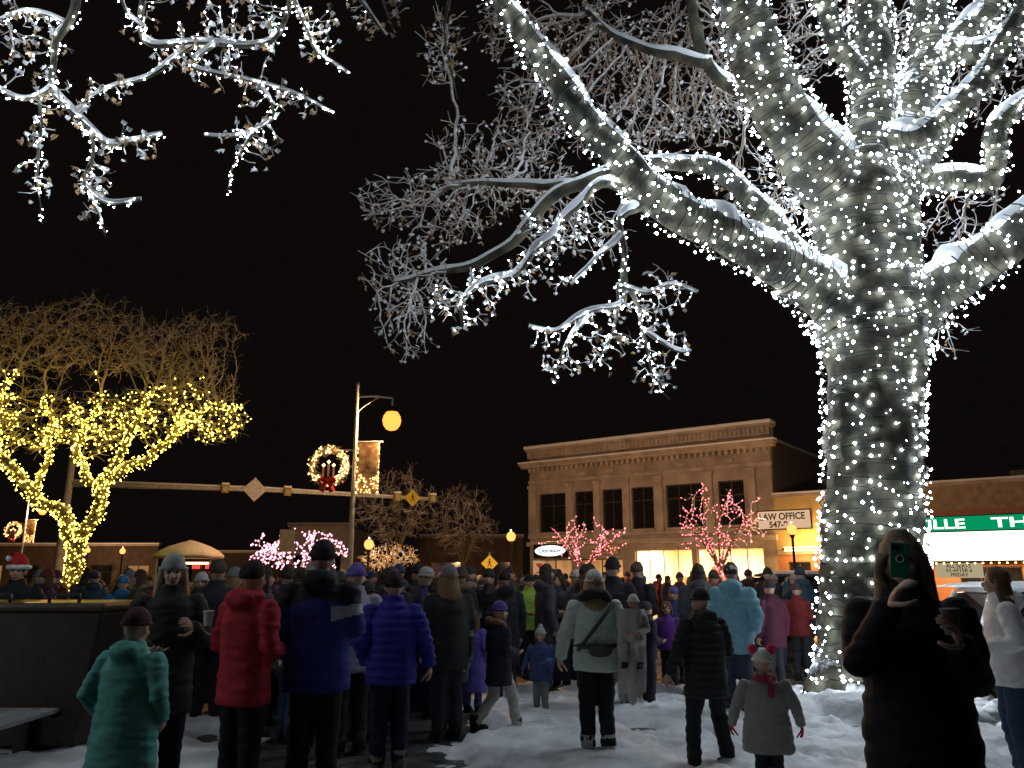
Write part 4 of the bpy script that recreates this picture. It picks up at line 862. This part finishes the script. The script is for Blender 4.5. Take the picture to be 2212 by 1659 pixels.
def tall_lamp(x,y,label):
    t=thing('street_lamp',(x,y,0),0,label,'street lamp','tall banner street lamps'); Hh=7.9
    b=B(); b.lathe((0,0,0),[(.2,0),(.2,.25),(.12,.35),(.1,1.2),(.075,4),(.055,Hh),(.07,Hh+.02),(.01,Hh+.12)],14); b.tube([(0,0,7.5),(.6,0,7.52),(1.17,0,7.45)],.035,8); b.tube([(0,0,6.95),(.2,0,7.15),(.6,0,7.42),(.75,0,7.5)],.022,8)
    b.tube([(1.17,0,7.45),(1.17,0,7.1)],.03,8); b.obj('post',M_grey,t,True)
    b=B(); b.lathe((1.17,0,6.99),[(.17,0),(.14,.06),(.06,.14),(.04,.2)],16); b.obj('lamp_shade',M_dark,t,True)
    b=B(); b.lathe((1.17,0,6.68),[(.04,-.33),(.17,-.29),(.27,-.16),(.31,.0),(.28,.15),(.19,.29)],24); b.obj('lamp_globe',emis('lamp_globe_big',(1,.3,.05),2.5),t,True)
    plight(t,(1.17,0,6.2),2200,(1,.5,.2),.1)
    b=B(); b.tube([(0,0,5.98),(.9,0,5.98)],.02,6); b.tube([(0,0,4.25),(.85,0,4.25)],.02,6); b.obj('banner_arm',M_grey,t)
    b=B(); b.box(.1,-.012,4.27,.8,.012,5.96,0); b.box(.16,-.02,5.0,.74,-.0125,5.8,1); bn=b.obj('banner',[mat('banner_cloth',(.45,.3,.16),scale=5,var=.5),mat('banner_picture',(.25,.08,.05),c2=(.6,.45,.25),scale=4,var=.3,bump=0)],t)
    b=B()
    for i in range(90):
        e=random.choice([0,1,2,2]); q=random.random(); p=(.1 if e==0 else .8,-.04,4.27+1.69*q) if e<2 else (.1+.7*random.random(),-.04,4.3+.6*random.random()); b.octa(p,.022*rnd(.6,1.3))
    b.obj('light_string',E_warm,bn)
    wreath(t,(-.82,-.05,5.15),.55,E_warm); b=B(); b.tube([(0,0,5.15),(-.3,0,5.15)],.025,6); b.tube([(0,0,5.7),(-.8,0,5.72)],.02,6); b.obj('wreath_bracket',M_grey,t)
    return t
tl=tall_lamp(-5.16,26,'tall street lamp with glowing orange globe, wreath and banner')
p=P(60,1100,62); t2=copy_thing(tl,(p.x,62,0),0); t2['label']='distant street lamp with lit wreath and banner'
pa=P(150,1040,36); pb=P(935,1078,44); ms=thing('traffic_signal_mast',(pa.x,36,0),math.atan2(8,pb.x-pa.x),'long horizontal signal mast arm with beacons over the road','traffic signal')
Lm=math.hypot(8,pb.x-pa.x)
b=B(); b.lathe((0,0,0),[(.3,0),(.3,.2),(.2,.3),(.14,8.2),(.02,8.3)],14); b.tube([(0,0,5.75),(Lm*.5,0,5.88),(Lm,0,5.8)],[.13,.1,.06],10); b.obj('mast',mat('galvanised_steel',(.5,.52,.45),rough=.4),ms,True)
b=B(); b.tube([(0,0,5.9),(Lm*.5,0,6.0),(Lm,0,5.87)],[.07,.06,.04],6); b.obj('snow_cover',M_snow,ms,True)
def diamond(par,c,s_,fm,ped=False,y=-.12):
    b=B(); M3=Matrix.Rotation(math.pi/4,3,'Y'); vs=[V(c)+V((0,y,0))+M3@V((a*s_,q,e*s_)) for q in (-.01,.01) for a,e in ((-1,-1),(1,-1),(1,1),(-1,1))]
    b.add(vs,[(0,1,2,3),(7,6,5,4),(0,4,5,1),(1,5,6,2),(2,6,7,3),(3,7,4,0)]); o=b.obj('sign_panel',fm,par)
    if ped:
        b=B(); c=V(c)+V((0,y-.02,0)); b.ell(c+V((0,0,s_*.62)),(s_*.14,.006,s_*.14),10,8); b.tube([c+V((0,0,s_*.45)),c+V((0,0,-.02))],[s_*.12,s_*.1],6)
        for q in ((s_*.35,-s_*.6),(-s_*.3,-s_*.6)): b.tube([c,c+V((q[0]*.6,0,q[1]*.5)),c+V((q[0],0,q[1]))],s_*.07,6)
        for q in (.35,-.35): b.tube([c+V((0,0,s_*.4)),c+V((q*s_,0,s_*.1))],s_*.05,6)
        b.obj('pedestrian_symbol',M_dark,o)
M_ysign=emis('yellow_sign_glow',(.8,.36,.03),.42)  # sign is no lamp; emission puts its lit look into the panel colour
diamond(ms,(Lm*.46,0,5.87),.42,mat('sign_back_alu',(.55,.55,.53),rough=.5)); diamond(ms,(Lm*.93,0,5.82),.33,M_ysign,True,y=-.14)
for k in (.38,.55,.88,.995):
    b=B(); b.box(Lm*k-.17,-.3,5.63,Lm*k+.17,-.02,6.03,0); b.ell((Lm*k,-.31,5.83),(.11,.05,.11),12,8,m=1); b.box(Lm*k-.18,-.32,6.03,Lm*k+.18,.0,6.12,2); b.obj('beacon',[mat('yellow_housing',(.35,.25,.05)),emis('beacon_lens',(.5,.35,.15),.4),M_snow],ms,bevel=.02)
cs=thing('crossing_sign',(GX(1057,22),22,0),0,'yellow diamond pedestrian crossing sign on a post','sign'); zc=P(1057,1217,22).z
b=B(); b.tube([(0,.03,0),(0,.03,zc+.3)],.03,8); b.obj('post',M_grey,cs); diamond(cs,(0,0,zc),.16,emis('crossing_sign_glow',(1,.45,.04),.75),True,y=-.02)  # crossing panel glows by emission, brightness painted in without a lamp
zc=P(1165,1228,30).z; ts=thing('traffic_sign',(GX(1165,30),30,0),0,'white regulatory sign with yield triangle on a post','sign')
b=B(); b.tube([(0,.03,0),(0,.03,zc+.3)],.03,8); b.obj('post',M_grey,ts); b=B(); b.box(-.22,-.01,zc-.28,.22,.01,zc+.28); b.obj('sign_panel',M_white,ts); b=B(); b.add([(-.13,-.014,zc+.18),(.13,-.014,zc+.18),(0,-.014,zc)],[(0,2,1)]); b.box(-.1,-.016,zc-.2,.1,-.012,zc-.12); b.obj('yield_symbol',cloth((.5,.05,.05)),ts)
pz=P(620,1168,22); pl=thing('placard',(pz.x,22,0),.1,'beige placard raised on a wooden stick above the crowd','sign'); b=B(); b.tube([(0,0,.9),(0,0,pz.z+.25)],.02,6); b.obj('stick',mat('wood',(.3,.2,.1)),pl); b=B(); b.box(-.2,-.03,pz.z-.3,.2,-.01,pz.z+.3); b.obj('board',mat('beige_board',(.6,.42,.25)),pl)
kz=P(398,1168,24.5); kx=GX(398,24.5); kk=thing('vendor_cart',(kx,24.5,0),.15,'food vendor cart with snow-covered tan canopy','food cart')
b=B(); b.lathe((0,0,kz.z-.5),[(1.0,-.02),(1.0,.06),(.85,.2),(.6,.33),(.3,.43),(.1,.49),(.01,.52)],32); b.v=[(x*(1+.03*math.cos(8*math.atan2(y,x)))+.03*noise.noise(V((x*3,y*3,z))),y*(1+.03*math.cos(8*math.atan2(y,x))),z+.04*noise.noise(V((x*2,y*2,3)))) for x,y,z in b.v]; b.obj('canopy',snowtop('tan_canopy',(.36,.3,.24),(.42,.36,.3),.1,.6,3,snow=(.55,.54,.54)),kk,True)
for sx_ in (-.75,.75):
    for sy in (-.5,.5): b=B(); b.tube([(sx_,sy,0),(sx_,sy,kz.z-.5)],.025,6); b.obj('post',M_grey,kk)
b=B(); b.box(-.8,-.5,.3,.8,.5,1.1); b.box(-.85,-.55,1.1,.85,.55,1.15); b.obj('counter',cloth((.3,.03,.03)),kk,bevel=.02)
for i,xx in enumerate((.25,.62)):
    b=B(); b.box(xx,-.62,1.85,xx+.28,-.58,2.0,0)
    for q in range(4): b.box(xx+.03+q*.06,-.626,1.875,xx+.06+q*.06,-.6205,1.975,1)
    b.obj('led_display',[M_dark,emis('red_led',(1,.03,.03),5)],kk)
b=B(); b.tube([(-.6,0,kz.z-.66),(.6,0,kz.z-.66)],.03,6); b.obj('lamp_tube',emis('kiosk_lamp',(1,.6,.25),10),kk)
bn=thing('metal_bin',(-4.75,8.2,0),0,'large dark brown rectangular bin with handles on lid','bin'); M_brn=mat('dark_brown_metal',(.035,.022,.018),rough=.45)
b=B(); vs=[(-.95,-.45,.12),(.8,-.45,.12),(.8,.5,.12),(-.95,.5,.12),(-1.1,-.55,1.3),(.98,-.55,1.3),(.98,.6,1.3),(-1.1,.6,1.3)]; b.add(vs,[(0,3,2,1),(4,5,6,7),(0,1,5,4),(1,2,6,5),(2,3,7,6),(3,0,4,7)]); b.obj('bin_body',M_brn,bn,bevel=.03)
b=B(); b.box(-1.13,-.58,1.302,1.0,.62,1.38); b.obj('lid',mat('brown_lid',(.08,.055,.035),rough=.4),bn,bevel=.03)
for xx in (-.75,-.1,.55): b=B(); b.tube([(xx-.14,-.45,1.37),(xx-.14,-.45,1.45),(xx+.14,-.45,1.45),(xx+.14,-.45,1.37)],.018,8); b.obj('handle',M_dark,bn,True)
for xx in (-.8,.65):
    for yy in (-.3,.35): b=B(); b.tube([(xx-.03,yy,.08),(xx+.03,yy,.08)],.08,12); b.obj('caster',M_dark,bn)
be=thing('park_bench',(-4.35,6.7,0),math.radians(2),'grey plank bench dusted with snow','bench')
b=B(); 
for i in range(3): b.box(-.28+.19*i,-1.6,.42,-.1+.19*i,1.3,.46)
b.obj('seat',mat('weathered_wood',(.3,.3,.3),scale=6,stretch=(8,1,8)),be,bevel=.008)
for yy in (-1.3,1.0): b=B(); b.box(-.22,yy-.05,0,.22,yy+.05,.08); b.box(-.06,yy-.05,.08,.06,yy+.05,.38); b.box(-.26,yy-.05,.38,.26,yy+.05,.418); b.obj('leg',M_dark,be,bevel=.01)
tb=thing('folding_table',(GX(590,8.4),8.6,0),.2,'dark folding table with curved metal legs','table')
b=B(); b.box(-.5,-.3,.72,.5,.3,.75); b.obj('table_top',mat('dark_table_top',(.06,.05,.05)),tb,bevel=.01)
for xx in (-.42,.42): b=B(); b.tube([(xx,-.3,.0),(xx,-.26,.4),(xx,-.3,.72)],.014,8); b.tube([(xx,.3,.0),(xx,.26,.4),(xx,.3,.72)],.014,8); b.tube([(xx,-.27,.3),(xx,0,.42),(xx,.27,.3)],.012,8); b.obj('leg',M_dark,tb,True)
for i in range(2): cup((GX(590,8.4)-.2+.3*i,8.5,.752),'white paper cup on the folding table')
def wheel(par,x,y):
    b=B(); M3=Matrix.Rotation(math.pi/2,3,'X'); b.torus((x,y,.33),.24,.095,28,10,M3=M3); t=b.obj('wheel',mat('tyre_rubber',(.02,.02,.02)),par,True)
    b=B()
    for k in range(5): a=k*1.2566; b.tube([(x,y,.33),(x+.2*math.cos(a),y,.33+.2*math.sin(a))],[.045,.03],6)
    b.torus((x,y,.33),.19,.03,24,6,M3=M3); b.obj('rim',mat('alloy',(.5,.5,.5),rough=.3,metal=.9),t,True)
def car(loc,rz,paint,label,suv=False,snow=False):
    r=thing('parked_car',loc,rz,label,'car','cars parked in the street'); h=1.0 if suv else .92
    def sec(x,zb,zt,hw): return [(x,-hw*.93,zb),(x,-hw,zb+.18),(x,-hw,(zb+zt)/2+.08),(x,-hw*.93,zt),(x,hw*.93,zt),(x,hw,(zb+zt)/2+.08),(x,hw,zb+.18),(x,hw*.93,zb)]
    S=[sec(-2.3,.42,.78,.72),sec(-2.2,.3,.88,.85),(sec(-1.8,.24,h+.0,.9)),sec(-.9,.22,h,.92),sec(.6,.22,h,.92),sec(1.2,.22,h-.02,.91),sec(1.9,.25,h-.12,.87),sec(2.25,.32,h-.22,.8),sec(2.35,.42,h-.36,.68)]
    b=B(); vs=[p for s_ in S for p in s_]; fs=[(i*8+j,(i+1)*8+j,(i+1)*8+(j+1)%8,i*8+(j+1)%8) for i in range(len(S)-1) for j in range(8)]; fs+=[tuple(range(8)),tuple((len(S)-1)*8+j for j in range(8))[::-1]]; b.add(vs,fs)
    b.obj('car_body',mat('car_paint_%.2f'%paint[0],paint,rough=.28,metal=.0,var=.04,bump=0,spec=.6),r,True,bevel=.03)
    z1=h-.02; z2=1.68 if suv else 1.45; xr=-2.05 if suv else -1.75
    pr=[(xr,z1),(xr+.25,z2-.06),(-.9,z2),(.15,z2-.03),(1.05,z1)]
    b=B(); k=len(pr); vs=[(x,-.84+.16*(z-z1)/(z2-z1),z) for x,z in pr]+[(x,.84-.16*(z-z1)/(z2-z1),z) for x,z in pr]
    b.add(vs,[tuple(range(k)),tuple(range(k,2*k))[::-1]]+[(i,i+k,i+1+k,i+1) for i in range(k-1)]); b.obj('window',M_glass,r)
    b=B(); b.box(xr+.25,-.69,z2-.045,.2,.69,z2+.03,0)
    for sg in (1,-1):
        for a,c in (((xr,z1),(xr+.25,z2-.03)),((-.75,z1),(-.75,z2)),((.15,z2-.03),(1.08,z1))): b.tube([(a[0],sg*(.85-.16*(a[1]-z1)/(z2-z1)),a[1]),(c[0],sg*(.85-.16*(c[1]-z1)/(z2-z1)),c[1])],.035,6)
    b.obj('roof',mat('car_paint_%.2f'%paint[0],paint),r,bevel=.02)
    if snow: b=B(); b.ell((-.85,0,z2+.03),(1.15,.68,.09),20,6,z0=0,nz=.15); b.obj('roof_snow',M_snow,r,True)
    for x in (-1.45,1.45):
        for y in (-.84,.84): wheel(r,x,y)
    for y in (-.62,.62):
        b=B(); b.ell((2.24,y,.66),(.1,.16,.08),12,8); b.obj('headlight',mat('headlight_lens',(.6,.6,.6),rough=.1,bump=0),r,True)
        b=B(); b.ell((-2.22,y,.8),(.07,.13,.09),12,8); b.obj('tail_light',mat('tail_lens',(.3,.01,.01),rough=.2,bump=0),r,True)
    b=B()
    for y in (-.93,.93): b.box(-.35,y-.01,.78,-.15,y+.01,.81); b.box(-1.3,y-.01,.78,-1.1,y+.01,.81)
    b.obj('door_handle',M_dark,r)
    for y in (-.98,.98): b=B(); b.ell((.75,y,1.02),(.07,.1,.07),10,8); b.obj('mirror',M_dark,r,True)
    return r
car((8.1,11.6,0),FA+.45,(.75,.76,.78),'silver car dusted with snow parked beside the big tree',snow=True)
car((8.2,21.0,0),FA,(.07,.07,.075),'dark parked sport utility vehicle with snow on roof',suv=True,snow=True)
b=B()
for i in range(40):
    a=rnd(0,6.28); rr=rnd(.8,1.5); b.ell((4.85+rr*math.cos(a),10.6+rr*math.sin(a),.1),(rnd(.05,.16),rnd(.05,.16),rnd(.03,.1)),10,7,nz=.5)
o=b.obj('snow_lumps',M_snow,None,True); o['kind']='structure'
# ---------------- world, camera ----------------
w=bpy.data.worlds.new('World'); scene.world=w; w.use_nodes=True; bg=w.node_tree.nodes['Background']; bg.inputs[0].default_value=(.55,.42,.36,1); bg.inputs[1].default_value=.0065
cam=bpy.data.cameras.new('Camera'); cam.lens=28.03; cam.sensor_width=36; cam.clip_end=2000; co=bpy.data.objects.new('Camera',cam); COL.objects.link(co)
co.location=(0,0,CH); co.rotation_euler=(math.pi/2+PITCH,0,0); scene.camera=co
scene.view_settings.view_transform='Standard'; scene.view_settings.look='None'; scene.view_settings.exposure=0
scene.cycles.sample_clamp_indirect=4.0
